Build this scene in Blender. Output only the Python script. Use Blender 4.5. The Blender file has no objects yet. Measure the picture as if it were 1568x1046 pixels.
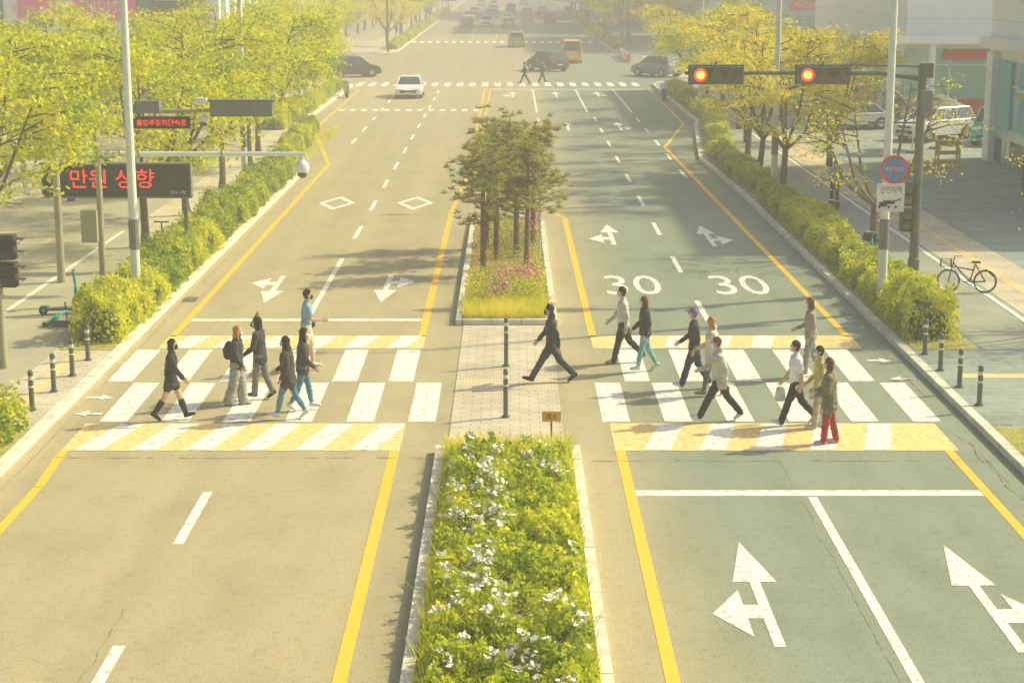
import bpy, math, random
import numpy as np
from mathutils import Vector, Matrix, noise
RD=math.radians
random.seed(7); rng=np.random.default_rng(7)
scene=bpy.context.scene
scene.view_settings.view_transform='Standard'
scene.view_settings.look='None'
scene.view_settings.exposure=0
# ------------------------------------------------------------------ materials
def mat(name,col,col2=None,rough=.8,scale=3.0,bump=0.0,bscale=None,metal=0,emis=None,estr=1,detail=6,spec=.3,thr=(.35,.65),stretch=(1,1,1)):
    m=bpy.data.materials.new(name); m.use_nodes=True
    n=m.node_tree.nodes; l=m.node_tree.links; b=n['Principled BSDF']
    b.inputs['Roughness'].default_value=rough; b.inputs['Metallic'].default_value=metal
    b.inputs['Specular IOR Level'].default_value=spec
    b.inputs['Base Color'].default_value=(*col,1)
    tc=n.new('ShaderNodeTexCoord'); mp=n.new('ShaderNodeMapping'); mp.inputs['Scale'].default_value=stretch
    l.new(tc.outputs['Object'],mp.inputs[0])
    if col2 is None: col2=tuple(c*.82 for c in col)
    nz=n.new('ShaderNodeTexNoise'); nz.inputs['Scale'].default_value=scale; nz.inputs['Detail'].default_value=detail
    l.new(mp.outputs[0],nz.inputs['Vector'])
    cr=n.new('ShaderNodeValToRGB'); cr.color_ramp.elements[0].position=thr[0]; cr.color_ramp.elements[1].position=thr[1]
    cr.color_ramp.elements[0].color=(*col,1); cr.color_ramp.elements[1].color=(*col2,1)
    l.new(nz.outputs['Fac'],cr.inputs[0]); l.new(cr.outputs[0],b.inputs['Base Color'])
    if bump>0:
        nb=n.new('ShaderNodeTexNoise'); nb.inputs['Scale'].default_value=bscale or scale*8; nb.inputs['Detail'].default_value=4
        l.new(mp.outputs[0],nb.inputs['Vector'])
        bp=n.new('ShaderNodeBump'); bp.inputs['Strength'].default_value=bump; bp.inputs['Distance'].default_value=.02
        l.new(nb.outputs['Fac'],bp.inputs['Height']); l.new(bp.outputs[0],b.inputs['Normal'])
    if emis:
        b.inputs['Emission Color'].default_value=(*emis,1); b.inputs['Emission Strength'].default_value=estr
    return m
def leafmat(name,c1,c2,c3,trans=.45):
    m=bpy.data.materials.new(name); m.use_nodes=True
    n=m.node_tree.nodes; l=m.node_tree.links; n.clear()
    out=n.new('ShaderNodeOutputMaterial'); g=n.new('ShaderNodeNewGeometry')
    cr=n.new('ShaderNodeValToRGB'); e=cr.color_ramp.elements
    e[0].color=(*c1,1); e[1].color=(*c3,1); e2=e.new(.5); e2.color=(*c2,1)
    tc=n.new('ShaderNodeTexCoord'); nz=n.new('ShaderNodeTexNoise'); nz.inputs['Scale'].default_value=.9
    l.new(tc.outputs['Object'],nz.inputs['Vector'])
    ma=n.new('ShaderNodeMath'); ma.operation='MULTIPLY_ADD'; ma.inputs[1].default_value=.6
    l.new(g.outputs['Random Per Island'],ma.inputs[0])
    mb_=n.new('ShaderNodeMath'); mb_.operation='MULTIPLY_ADD'; mb_.inputs[1].default_value=1.8; mb_.inputs[2].default_value=-.70
    l.new(nz.outputs['Fac'],mb_.inputs[0]); l.new(mb_.outputs[0],ma.inputs[2])
    l.new(ma.outputs[0],cr.inputs[0])
    d=n.new('ShaderNodeBsdfDiffuse'); t=n.new('ShaderNodeBsdfTranslucent'); mx=n.new('ShaderNodeMixShader'); mx.inputs[0].default_value=trans
    l.new(cr.outputs[0],d.inputs[0]); l.new(cr.outputs[0],t.inputs[0])
    l.new(d.outputs[0],mx.inputs[1]); l.new(t.outputs[0],mx.inputs[2]); l.new(mx.outputs[0],out.inputs[0])
    return m
def asphalt():
    m=bpy.data.materials.new('asphalt'); m.use_nodes=True
    n=m.node_tree.nodes; l=m.node_tree.links; b=n['Principled BSDF']
    b.inputs['Roughness'].default_value=.85; b.inputs['Specular IOR Level'].default_value=.2
    tc=n.new('ShaderNodeTexCoord')
    def nz(sc,st,det=5):
        mp=n.new('ShaderNodeMapping'); mp.inputs['Scale'].default_value=st; l.new(tc.outputs['Object'],mp.inputs[0])
        k=n.new('ShaderNodeTexNoise'); k.inputs['Scale'].default_value=sc; k.inputs['Detail'].default_value=det
        l.new(mp.outputs[0],k.inputs['Vector']); return k.outputs['Fac']
    def mix(bt,fac,a,c):
        x=n.new('ShaderNodeMix'); x.data_type='RGBA'; x.blend_type=bt
        for s,v in ((0,fac),(6,a),(7,c)):
            if isinstance(v,(int,float)): x.inputs[s].default_value=v
            elif isinstance(v,tuple): x.inputs[s].default_value=(*v,1)
            else: l.new(v,x.inputs[s])
        return x.outputs[2]
    def rng_(v,a,b_,c,d):
        r=n.new('ShaderNodeMapRange'); l.new(v,r.inputs[0])
        for i,q in enumerate((a,b_,c,d)): r.inputs[i+1].default_value=q
        return r.outputs[0]
    sx=n.new('ShaderNodeSeparateXYZ'); l.new(tc.outputs['Object'],sx.inputs[0])
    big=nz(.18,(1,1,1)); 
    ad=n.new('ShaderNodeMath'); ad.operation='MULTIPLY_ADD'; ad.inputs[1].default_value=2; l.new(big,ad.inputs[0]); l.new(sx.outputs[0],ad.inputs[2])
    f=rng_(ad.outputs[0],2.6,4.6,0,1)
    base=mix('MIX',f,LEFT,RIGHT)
    tracks=nz(1.0,(1.1,.02,1),3)
    base=mix('MULTIPLY',rng_(tracks,.35,.65,0,.45),base,(.74,.77,.80))
    base=mix('MULTIPLY',rng_(nz(.9,(1,.6,1)),.45,.7,0,.45),base,(.75,.75,.74))
    base=mix('MULTIPLY',rng_(nz(38,(1,1,1),4),.38,.62,0,.8),base,(.60,.61,.62))
    base=mix('MULTIPLY',rng_(nz(6,(1,1,1),10),.52,.72,0,.45),base,(.68,.68,.68))
    base=mix('SCREEN',rng_(nz(26,(1,1,1),6),.62,.72,0,.25),base,(.5,.47,.35))
    l.new(base,b.inputs['Base Color'])
    bp=n.new('ShaderNodeBump'); bp.inputs['Strength'].default_value=.45; bp.inputs['Distance'].default_value=.01
    l.new(nz(60,(1,1,1),3),bp.inputs['Height']); l.new(bp.outputs[0],b.inputs['Normal'])
    return m
def paving(name,c1,c2,mortar,w=.4,h=.2,rot=0):
    m=bpy.data.materials.new(name); m.use_nodes=True
    n=m.node_tree.nodes; l=m.node_tree.links; b=n['Principled BSDF']; b.inputs['Roughness'].default_value=.85
    b.inputs['Specular IOR Level'].default_value=.2
    tc=n.new('ShaderNodeTexCoord'); mp=n.new('ShaderNodeMapping'); mp.inputs['Rotation'].default_value=(0,0,rot); l.new(tc.outputs['Object'],mp.inputs[0])
    br=n.new('ShaderNodeTexBrick'); l.new(mp.outputs[0],br.inputs['Vector'])
    br.inputs['Color1'].default_value=(*c1,1); br.inputs['Color2'].default_value=(*c2,1); br.inputs['Mortar'].default_value=(*mortar,1)
    br.inputs['Scale'].default_value=1; br.inputs['Brick Width'].default_value=w; br.inputs['Row Height'].default_value=h; br.inputs['Mortar Size'].default_value=.010
    nz=n.new('ShaderNodeTexNoise'); nz.inputs['Scale'].default_value=.8; nz.inputs['Detail'].default_value=6; l.new(tc.outputs['Object'],nz.inputs['Vector'])
    x=n.new('ShaderNodeMix'); x.data_type='RGBA'; x.blend_type='MULTIPLY'
    r=n.new('ShaderNodeMapRange'); r.inputs[1].default_value=.4; r.inputs[2].default_value=.7; r.inputs[4].default_value=.6; l.new(nz.outputs['Fac'],r.inputs[0])
    l.new(r.outputs[0],x.inputs[0]); l.new(br.outputs['Color'],x.inputs[6]); x.inputs[7].default_value=(.6,.6,.58,1)
    l.new(x.outputs[2],b.inputs['Base Color'])
    return m
def worn(name,col,under,amt=.62):
    return mat(name,col,under,rough=.7,scale=7,detail=10,thr=(amt-.05,amt+.12),bump=.15,bscale=60)
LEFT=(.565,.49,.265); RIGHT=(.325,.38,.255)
M={}
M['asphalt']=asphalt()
M['white']=worn('road_paint_white',(.88,.87,.72),(.52,.50,.35),.55)
M['yellow']=worn('road_paint_yellow',(.92,.54,.04),(.66,.48,.13),.58)
M['yellowp']=worn('road_paint_pale_yellow',(.88,.66,.24),(.60,.50,.24),.52)
M['crack']=mat('tar_crack',(.26,.24,.14),(.33,.30,.19),scale=5)
M['kerb']=mat('kerb_concrete',(.80,.77,.58),(.58,.56,.42),scale=2.5,bump=.2,bscale=30)
M['pave']=paving('beige_paving',(.69,.62,.43),(.60,.54,.37),(.36,.33,.23),.4,.2)
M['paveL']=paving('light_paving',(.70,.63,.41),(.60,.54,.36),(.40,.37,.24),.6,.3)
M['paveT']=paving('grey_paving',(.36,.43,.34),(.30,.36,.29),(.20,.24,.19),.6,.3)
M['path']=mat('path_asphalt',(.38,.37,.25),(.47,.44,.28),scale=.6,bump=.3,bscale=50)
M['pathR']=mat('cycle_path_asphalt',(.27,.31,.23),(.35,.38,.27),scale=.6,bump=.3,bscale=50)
M['tact']=paving('tactile_yellow',(.86,.66,.30),(.80,.60,.28),(.58,.46,.22),.3,.3)
M['tactp']=paving('tactile_pale',(.72,.62,.38),(.66,.57,.35),(.44,.40,.25),.15,.15)
M['ground']=mat('ground_soil',(.5,.46,.28),(.38,.37,.22),scale=.05)
M['mulch']=mat('mulch',(.26,.15,.06),(.40,.27,.12),scale=6,bump=.6,bscale=30)
M['soil']=mat('soil',(.30,.28,.09),(.42,.4,.1),scale=4,bump=.5,bscale=30)
M['bark']=mat('bark',(.10,.08,.045),(.18,.14,.08),scale=9,bump=.6,bscale=25)
M['pinebark']=mat('pine_bark',(.12,.075,.04),(.22,.14,.075),scale=9,bump=.6,bscale=25)
M['leafY']=leafmat('leaf_yellow_green',(.20,.36,.02),(.66,.68,.025),(.96,.88,.05),.5)
M['leafO']=leafmat('leaf_orange_yellow',(.42,.46,.03),(.86,.74,.03),(.97,.82,.08),.5)
M['hedge']=leafmat('hedge_leaf',(.11,.23,.025),(.38,.50,.035),(.80,.76,.06),.4)
M['hedgeY']=leafmat('hedge_leaf_yellow',(.24,.36,.025),(.62,.66,.04),(.90,.84,.07),.4)
M['shrub']=leafmat('shrub_leaf',(.14,.26,.015),(.52,.60,.025),(.95,.90,.07),.42)
M['grass']=leafmat('grass_blades',(.50,.58,.03),(.82,.78,.05),(.95,.82,.12),.4)
M['core']=mat('hedge_core_shade',(.05,.085,.015),(.10,.14,.02),scale=4)  # inner filler, coloured dark to paint the shade between the leaves
M['pine']=leafmat('pine_needles',(.16,.21,.05),(.40,.41,.09),(.72,.60,.20),.4)
M['flower']=mat('flower_white',(.93,.92,.78),(.9,.86,.64),scale=9)
M['pink']=mat('flower_pink',(.85,.32,.42),(.7,.22,.48),scale=9)
M['metalL']=mat('painted_pole_light',(.75,.80,.68),(.66,.71,.6),rough=.45,scale=2)
M['metalD']=mat('painted_pole_dark',(.10,.13,.10),(.15,.17,.12),rough=.5,scale=2)
M['metalG']=mat('painted_pole_olive',(.40,.40,.24),(.33,.33,.2),rough=.5,scale=2)
M['black']=mat('black_plastic',(.025,.03,.025),(.05,.055,.04),rough=.5)
M['grey']=mat('grey_plastic',(.20,.22,.18),rough=.5)
M['wht']=mat('white_plastic',(.88,.88,.78),rough=.4)
M['refl']=mat('reflective_band',(.80,.78,.55),rough=.4)
M['orange']=mat('orange_sign',(.95,.50,.05),rough=.6)
M['red']=mat('red_lamp',(.8,.03,.02),emis=(1,.04,.01),estr=2.5)
M['redc']=mat('red_lamp_core',(.9,.2,.05),emis=(1,.30,.06),estr=3.5)
M['lampoff']=mat('lamp_off',(.20,.18,.11),rough=.25)
M['led']=mat('led_red',(.7,.03,.02),emis=(1,.03,.02),estr=3.2)
M['blue']=mat('sign_blue',(.04,.30,.66),rough=.4)
M['poster']=mat('shop_poster_blue',(.05,.46,.60),(.1,.55,.55),rough=.4,scale=.8)
M['redp']=mat('sign_red',(.85,.08,.05),rough=.4)
M['tealp']=mat('teal_plastic',(.03,.5,.36),rough=.4)
M['rubber']=mat('rubber',(.035,.035,.035),rough=.8)
M['chrome']=mat('bright_metal',(.6,.6,.55),rough=.3,metal=.8)
M['glass']=mat('dark_glass',(.04,.075,.07),(.08,.12,.10),rough=.08,spec=.8,scale=1)
M['bglass']=mat('building_glass_sky_tint',(.16,.42,.36),(.50,.70,.55),rough=.15,spec=.8,scale=.22,detail=9,thr=(.4,.6))  # mottled bright teal paints the sky's reflection into the glass colour
M['bglass2']=mat('building_glass_dark',(.10,.24,.21),(.26,.40,.33),rough=.12,spec=.8,scale=.3)
M['bwhite']=mat('facade_white',(.95,.95,.86),(.9,.91,.82),scale=.3,rough=.5)
M['bgrey']=mat('facade_grey',(.66,.70,.58),(.58,.62,.52),scale=.3,rough=.6)
M['btan']=mat('facade_tan',(.68,.6,.42),(.6,.54,.37),scale=.3)
M['pinkb']=mat('banner_pink',(.95,.16,.45),(.9,.25,.48),scale=1)
# ------------------------------------------------------------------ mesh builder
class MB:
    def __init__(s): s.v=[];s.f=[];s.m=[];s.mats=[]
    def mi(s,k):
        m=M[k] if isinstance(k,str) else k
        if m not in s.mats: s.mats.append(m)
        return s.mats.index(m)
    def add(s,vs,fs,k):
        o=len(s.v); s.v.extend([tuple(p) for p in vs]); i=s.mi(k)
        for f in fs: s.f.append(tuple(o+j for j in f)); s.m.append(i)
    def box(s,c,sz,k,rz=0,taper=1.0,R=None):
        x,y,z=(q/2 for q in sz)
        vs=[Vector((sx*x*(taper if sz_>0 else 1),sy*y*(taper if sz_>0 else 1),sz_*z)) for sz_ in(-1,1) for sy in(-1,1) for sx in(-1,1)]
        Rm=R if R is not None else Matrix.Rotation(rz,3,'Z')
        vs=[Rm@p+Vector(c) for p in vs]
        s.add(vs,[(0,2,3,1),(4,5,7,6),(0,1,5,4),(1,3,7,5),(3,2,6,7),(2,0,4,6)],k)
    def tube(s,pts,rad,k,n=10,cap=True):
        pts=[Vector(p) for p in pts]
        if not hasattr(rad,'__len__'): rad=[rad]*len(pts)
        o=len(s.v); i=s.mi(k); u=None
        for j,p in enumerate(pts):
            t=(pts[min(j+1,len(pts)-1)]-pts[max(j-1,0)]).normalized()
            if u is None:
                a=Vector((1,0,0)) if abs(t.x)<.8 else Vector((0,0,1)); u=(a-t*a.dot(t)).normalized()
            else: u=(u-t*u.dot(t)).normalized()
            w=t.cross(u)
            for q in range(n):
                an=2*math.pi*q/n; s.v.append(tuple(p+(u*math.cos(an)+w*math.sin(an))*rad[j]))
        for j in range(len(pts)-1):
            for q in range(n):
                q2=(q+1)%n; s.f.append((o+j*n+q,o+j*n+q2,o+(j+1)*n+q2,o+(j+1)*n+q)); s.m.append(i)
        if cap:
            s.f.append(tuple(o+q for q in range(n))[::-1]); s.m.append(i)
            e=o+(len(pts)-1)*n; s.f.append(tuple(e+q for q in range(n))); s.m.append(i)
    def poly(s,pts,k,z=None):
        s.add([(p[0],p[1],z if z is not None else p[2]) for p in pts],[tuple(range(len(pts)))],k)
    def rect(s,x0,x1,y0,y1,z,k): s.add([(x0,y0,z),(x1,y0,z),(x1,y1,z),(x0,y1,z)],[(0,1,2,3)],k)
    def ball(s,c,r,k,n=10,m=7):
        r=r if hasattr(r,'__len__') else (r,r,r)
        vs=[];fs=[]
        for a in range(m+1):
            th=math.pi*a/m
            for b in range(n):
                ph=2*math.pi*b/n; vs.append((c[0]+r[0]*math.sin(th)*math.cos(ph),c[1]+r[1]*math.sin(th)*math.sin(ph),c[2]+r[2]*math.cos(th)))
        for a in range(m):
            for b in range(n): fs.append((a*n+b,a*n+n+b,a*n+n+(b+1)%n,a*n+(b+1)%n))
        s.add(vs,fs,k)
    def torus(s,c,ax,R,r,k,n=24,m=6):
        ax=Vector(ax).normalized(); a=Vector((0,0,1)) if abs(ax.z)<.8 else Vector((1,0,0)); u=(a-ax*a.dot(ax)).normalized(); w=ax.cross(u)
        vs=[];fs=[]
        for i in range(n):
            an=2*math.pi*i/n; d=u*math.cos(an)+w*math.sin(an)
            for j in range(m):
                b=2*math.pi*j/m; vs.append(Vector(c)+d*(R+r*math.cos(b))+ax*r*math.sin(b))
        for i in range(n):
            for j in range(m): fs.append((i*m+j,((i+1)%n)*m+j,((i+1)%n)*m+(j+1)%m,i*m+(j+1)%m))
        s.add(vs,fs,k)
    def leaves(s,C,lo,hi,k,flat=.6,asp=.55):
        C=np.asarray(C,float); N=len(C)
        nrm=rng.normal(size=(N,3)); nrm/=np.linalg.norm(nrm,axis=1)[:,None]; nrm[:,2]+=flat; nrm/=np.linalg.norm(nrm,axis=1)[:,None]
        a=rng.normal(size=(N,3)); u=a-nrm*(a*nrm).sum(1)[:,None]; u/=np.linalg.norm(u,axis=1)[:,None]; w=np.cross(nrm,u)
        sz=rng.uniform(lo,hi,N)[:,None]
        V=np.stack([C-u*sz/2,C+w*sz*asp/2,C+u*sz/2,C-w*sz*asp/2],1).reshape(-1,3)
        o=len(s.v); s.v.extend(map(tuple,V.tolist())); i=s.mi(k)
        s.f.extend([(o+4*j,o+4*j+1,o+4*j+2,o+4*j+3) for j in range(N)]); s.m.extend([i]*N)
    def blades(s,C,D,wd,k):
        C=np.asarray(C,float); D=np.asarray(D,float); N=len(C)
        a=rng.normal(size=(N,3)); w=np.cross(D,a); w/=np.linalg.norm(w,axis=1)[:,None]; w*=wd/2
        V=np.stack([C-w,C+w,C+D+w*.2,C+D-w*.2],1).reshape(-1,3)
        o=len(s.v); s.v.extend(map(tuple,V.tolist())); i=s.mi(k)
        s.f.extend([(o+4*j,o+4*j+1,o+4*j+2,o+4*j+3) for j in range(N)]); s.m.extend([i]*N)
    def mesh(s,name,smooth=False):
        me=bpy.data.meshes.new(name); me.from_pydata(s.v,[],s.f); 
        for m in s.mats: me.materials.append(m)
        me.polygons.foreach_set('material_index',s.m)
        if smooth: me.polygons.foreach_set('use_smooth',[True]*len(s.f))
        me.update(); return me
    def obj(s,name,loc=(0,0,0),rz=0,smooth=False,bevel=0,parent=None):
        return put(name,s.mesh(name,smooth),loc,rz,bevel=bevel,parent=parent)
def put(name,me,loc=(0,0,0),rz=0,sc=1,bevel=0,parent=None):
    o=bpy.data.objects.new(name,me); scene.collection.objects.link(o)
    o.location=loc; o.rotation_euler=(0,0,rz); o.scale=(sc,sc,sc) if not hasattr(sc,'__len__') else sc
    if bevel:
        b=o.modifiers.new('b','BEVEL'); b.width=bevel; b.segments=2; b.limit_method='ANGLE'
    if parent: o.parent=parent
    return o
def empty(name,loc=(0,0,0)):
    o=bpy.data.objects.new(name,None); scene.collection.objects.link(o); o.location=loc; return o
def text_into(mb,body,k,w,h,Mx):
    cu=bpy.data.curves.new('t','FONT'); cu.body=body; cu.resolution_u=3
    o=bpy.data.objects.new('t',cu); scene.collection.objects.link(o); bpy.context.view_layer.update()
    dg=bpy.context.evaluated_depsgraph_get(); me=bpy.data.meshes.new_from_object(o.evaluated_get(dg))
    if len(me.vertices):
        co=np.array([v.co[:] for v in me.vertices]); mn=co.min(0); mx=co.max(0); d=np.maximum(mx-mn,1e-4)
        co=(co-(mn+mx)/2)/d; co[:,0]*=w; co[:,1]*=h; co[:,2]=0
        mb.add([Mx@Vector(c) for c in co],[tuple(p.vertices) for p in me.polygons],k)
    bpy.data.objects.remove(o); bpy.data.curves.remove(cu)
def facing(x,y,z): return Matrix.Translation((x,y,z))@Matrix.Rotation(RD(90),4,'X')
# ------------------------------------------------------------------ ground, road
g=MB(); g.rect(-900,900,-60,1500,-.02,'ground'); g.obj('ground')
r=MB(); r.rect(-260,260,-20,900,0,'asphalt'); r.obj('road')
def arc(cx,cy,R_,a0,a1,n=8): return [(cx+R_*math.cos(RD(a0+(a1-a0)*i/n)),cy+R_*math.sin(RD(a0+(a1-a0)*i/n))) for i in range(n+1)]
Lk=[(-9.2,-15),(-9.2,78),(-9.6,82),(-11.7,100),(-12.1,104),(-12.1,137)]+arc(-20,137,7.9,0,90)[1:]+[(-250,144.9)]
Rk=[(9.3,-15),(9.3,70),(9.0,84),(10.6,102),(11,105),(11,137)]+arc(19,137,8,180,90)[1:]+[(250,145)]
LF=[(-12.1,900),(-12.1,195)]+arc(-20,195,7.9,0,-90)[1:]+[(-250,187.1)]
RF=[(11,900),(11,195)]+arc(19,195,8,180,270)[1:]+[(250,187)]
sw=MB()
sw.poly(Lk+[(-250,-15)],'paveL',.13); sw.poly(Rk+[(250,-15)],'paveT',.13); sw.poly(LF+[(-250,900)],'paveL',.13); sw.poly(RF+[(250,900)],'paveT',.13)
sw.obj('sidewalk')
def kerb(mb,pts,w,h,side,k='kerb',step=1.0,ymax=1e9):
    for a,b in zip(pts[:-1],pts[1:]):
        a=Vector((*a,0)); b=Vector((*b,0)); L=(b-a).length
        if L<.05: continue
        d=(b-a)/L; nrm=Vector((-d.y,d.x,0))*side; st=step if L<120 else 4
        nn=max(1,round(L/st)); an=math.atan2(d.y,d.x)
        for i in range(nn):
            c=a+d*(L*(i+.5)/nn)+nrm*w/2; c.z=h/2-.03+random.uniform(-.004,.004)
            mb.box(c,(L/nn-.015,w,h+.06),k,an)
kb=MB(); kerb(kb,Lk,.2,.15,1); kerb(kb,Rk,.2,.15,-1); kerb(kb,LF,.2,.15,-1); kerb(kb,RF,.2,.15,1); kb.obj('kerb')
zp=MB()
zp.rect(-10.7,-9.42,40.8,78,.137,'soil'); zp.rect(-11.6,-9.42,6,33.6,.137,'soil')
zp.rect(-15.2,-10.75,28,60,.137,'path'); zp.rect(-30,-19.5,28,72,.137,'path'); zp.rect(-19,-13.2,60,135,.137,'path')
zp.rect(-10.7,-9.42,33.8,40.6,.137,'pave'); zp.rect(-10.3,-10.0,34,40.4,.141,'tact')
zp.rect(9.52,11.1,40.8,70,.137,'soil'); zp.rect(9.52,12.2,6,33.6,.137,'soil')
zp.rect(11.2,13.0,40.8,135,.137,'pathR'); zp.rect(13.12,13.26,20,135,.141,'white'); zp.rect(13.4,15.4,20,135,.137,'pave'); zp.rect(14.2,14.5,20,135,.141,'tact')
zp.rect(9.52,13.0,33.8,40.6,.137,'paveT'); zp.rect(10.0,12.9,37.9,38.3,.141,'tact')
zp.rect(-13.35,-13.2,28,60,.141,'white')
zp.obj('footpath')
md=MB()
kerb(md,[(-1.4,-15),(-1.4,32.3)],.17,.15,-1); kerb(md,[(1.32,-15),(1.32,32.3)],.17,.15,1); kerb(md,[(-1.22,32.3),(1.14,32.3)],.17,.15,-1,step=.8)
kerb(md,[(-1.4,44.4),(-1.4,62.5)],.17,.15,-1); kerb(md,[(1.22,44.4),(1.22,62.5)],.17,.15,1); kerb(md,[(-1.22,44.4),(1.04,44.4)],.17,.15,1,step=.8)
kerb(md,arc(-.09,62.5,1.31,0,180,8),.17,.15,1,step=.6)
md.rect(-1.23,1.15,-15,32.14,.10,'soil'); md.rect(-1.23,1.05,44.55,62.5,.10,'mulch'); md.poly(arc(-.09,62.5,1.14,0,180,8),'mulch',.10)
md.obj('median_kerb')
rf=MB(); rf.rect(-1.2,1.05,32.33,44.38,.012,'pave'); rf.rect(-1.1,-.25,37.2,38.5,.017,'tactp'); rf.rect(.3,1.0,37.2,38.5,.017,'tactp')
kerb(rf,[(-1.42,32.45),(-1.42,44.35)],.2,-.01,-1); kerb(rf,[(1.29,32.45),(1.29,44.35)],.2,-.01,1)
rf.obj('refuge_island_paving')
# ------------------------------------------------------------------ markings
pm=MB()
def line(pts,w,k,z=.005):
    for a,b in zip(pts[:-1],pts[1:]):
        a=Vector((*a,0));b=Vector((*b,0)); d=(b-a).normalized(); n_=Vector((-d.y,d.x,0))*w/2
        pm.add([(a-n_)+Vector((0,0,z)),(b-n_)+Vector((0,0,z)),(b+n_)+Vector((0,0,z)),(a+n_)+Vector((0,0,z))],[(0,1,2,3)],k)
line([(-2.2,-10),(-2.2,32.4)],.19,'yellow'); line([(2.1,-10),(2.1,32.4)],.19,'yellow')
line([(-2.2,43.0),(-2.2,66)],.19,'yellow'); line([(-2.2,66.05),(-1.9,76)],.16,'yellow'); line([(-1.9,76.05),(-1.9,134)],.14,'yellow'); line([(-1.5,76),(-1.5,134)],.14,'yellow')
line([(2.05,43.0),(2.0,64)],.19,'yellow'); line([(2.0,64.05),(1.1,67.5)],.16,'yellow'); line([(1.1,67.55),(-1.5,76)],.14,'yellow')
line([(-8.35,-10),(-8.35,30)],.17,'yellow'); line([(-8.35,30.05),(-8.5,32.4)],.17,'yellow'); line([(-8.4,43),(-8.45,82)],.17,'yellow'); line([(-8.45,82.05),(-11.1,100)],.17,'yellow'); line([(-11.1,100.05),(-11.3,134)],.17,'yellow')
line([(8.3,-10),(8.35,32.4)],.17,'yellow'); line([(8.4,43),(7.9,90)],.17,'yellow'); line([(7.9,90.05),(10.2,104)],.17,'yellow'); line([(10.2,104.05),(10.4,134)],.17,'yellow')
for y0 in [8.6,15.6-2.9,19.7,26.85]: line([(-5.3,y0),(-5.3,y0+2.85)],.17,'white')
line([(-5.3,45.4),(-5.3,55)],.15,'white')
for i in range(11): line([(-5.28,59.2+7*i),(-5.28,62.1+7*i)],.15,'white')
for i in range(6): line([(-8.25,92+7*i),(-8.25,94.9+7*i)],.15,'white')
line([(5.25,-10),(5.25,29.4)],.16,'white')
for i in range(9): line([(5.15,44.8+7.6*i),(5.15,47.8+7.6*i)],.15,'white')
for xx in (1.7,4.9,7.7):
    line([(xx,112),(xx,133)],.14,'white')
    if xx!=4.9:
        for i in range(5): line([(xx,77+7*i),(xx,80+7*i)],.14,'white')
for xx in (-8.2,-5.1,1.7,4.8,7.7):
    for i in range(40): line([(xx,232+8*i),(xx,235+8*i)],.15,'white')
line([(-1.8,228),(-1.8,800)],.25,'yellow')
line([(2.2,29.63),(8.25,29.63)],.34,'white'); line([(-8.3,45.1),(-2.3,45.1)],.3,'white'); line([(-1.4,133.6),(10.2,133.6)],.5,'white'); line([(-11,226),(-2,226)],.5,'white')
def band(x0,x1,y0,y1,lean,off=0):
    pm.add([(x0,y0,.005),(x1,y0,.005),(x1,y1,.005),(x0,y1,.005)],[(0,1,2,3)],'yellowp')
    n=int((x1-x0)/1.05)+1; 
    for i in range(n):
        a=x0+.25+off+i*1.05; b=a+.5
        p=[(a,y0+.03),(b,y0+.03),(b+lean,y1-.03),(a+lean,y1-.03)]
        if b+lean>x1 or a<x0: continue
        pm.add([(q[0],q[1],.009) for q in p],[(0,1,2,3)],'white')
band(-8.55,-2.1,32.4,34.45,.45); band(2.0,8.55,32.4,34.45,.45,.3); band(-8.5,-2.1,41.6,43.1,.3); band(2.0,8.5,41.6,43.1,.3,.4)
for i in range(-1,7):
    xx=-2.43-1.25*i-.28
    if i>=0 and xx>-9.0: pm.rect(xx,xx+.56,38.15,41.45,.005,'white')
    xl=-1.79-1.25*i-.28
    if -9.0<xl<-1.6: pm.rect(xl,xl+.56,34.6,38.0,.005,'white')
for i in range(7):
    xx=2.83+1.25*i-.28
    if xx<8.6: pm.rect(xx,xx+.56,38.15,41.45,.005,'white')
    xl=2.15+1.26*i-.28
    if xl<8.8: pm.rect(xl,xl+.56,34.6,38.0,.005,'white')
def tri_arrow(x,y,s):
    pm.add([(x,y-.18,.012),(x+s*.28,y,.012),(x,y+.3,.012)],[(0,1,2)],'white'); pm.rect(min(x,x-s*.3),max(x,x-s*.3),y-.05,y+.1,.012,'white')
tri_arrow(-8.75,36.6,1); tri_arrow(-8.7,35.2,-1); tri_arrow(8.75,38.3,-1); tri_arrow(8.65,40.2,1)
for i in range(24):
    xx=-12+i*.98
    if xx<10.5: pm.rect(xx,xx+.5,137.2,141.5,.005,'white'); pm.rect(xx,xx+.5,216,222,.005,'white')
for i in range(20):
    pm.rect(-18.5,-15,149+i*1.8,150+i*1.8,.006,'white'); pm.rect(13.5,17,149+i*1.8,150+i*1.8,.006,'white')
for i in range(13):
    pm.rect(-11+i*.72,-10.65+i*.72,113.2,114.8,.005,'white')
def arrow(cx,ytip,yend,side):
    L=abs(yend-ytip); s=1 if ytip>yend else -1
    def P(u,w): return (cx+u,yend+s*w*L,.006)
    pm.add([P(-.08,0),P(.08,0),P(.08,.58),P(-.08,.58)],[(0,1,2,3) if s>0 else (3,2,1,0)],'white')
    pm.add([P(-.33,.5801),P(.33,.5801),P(0,1)],[(0,1,2)],'white')
    if side:
        a=side
        pm.add([P(a*.08,.24),P(a*.3,.24),P(a*.3,.36),P(a*.08,.36)],[(0,1,2,3)],'white')
        pm.add([P(a*.3,.08),P(a*.78,.28),P(a*.3,.5)],[(0,1,2)],'white')
arrow(3.66,26.95,22.5,-1); arrow(6.9,26.8,22.3,1)
arrow(-6.75,47.5,51.8,-1); arrow(-3.55,47.6,52.0,1)
arrow(3.45,62.5,57.8,-1); arrow(6.75,62.2,57.5,1)
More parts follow.
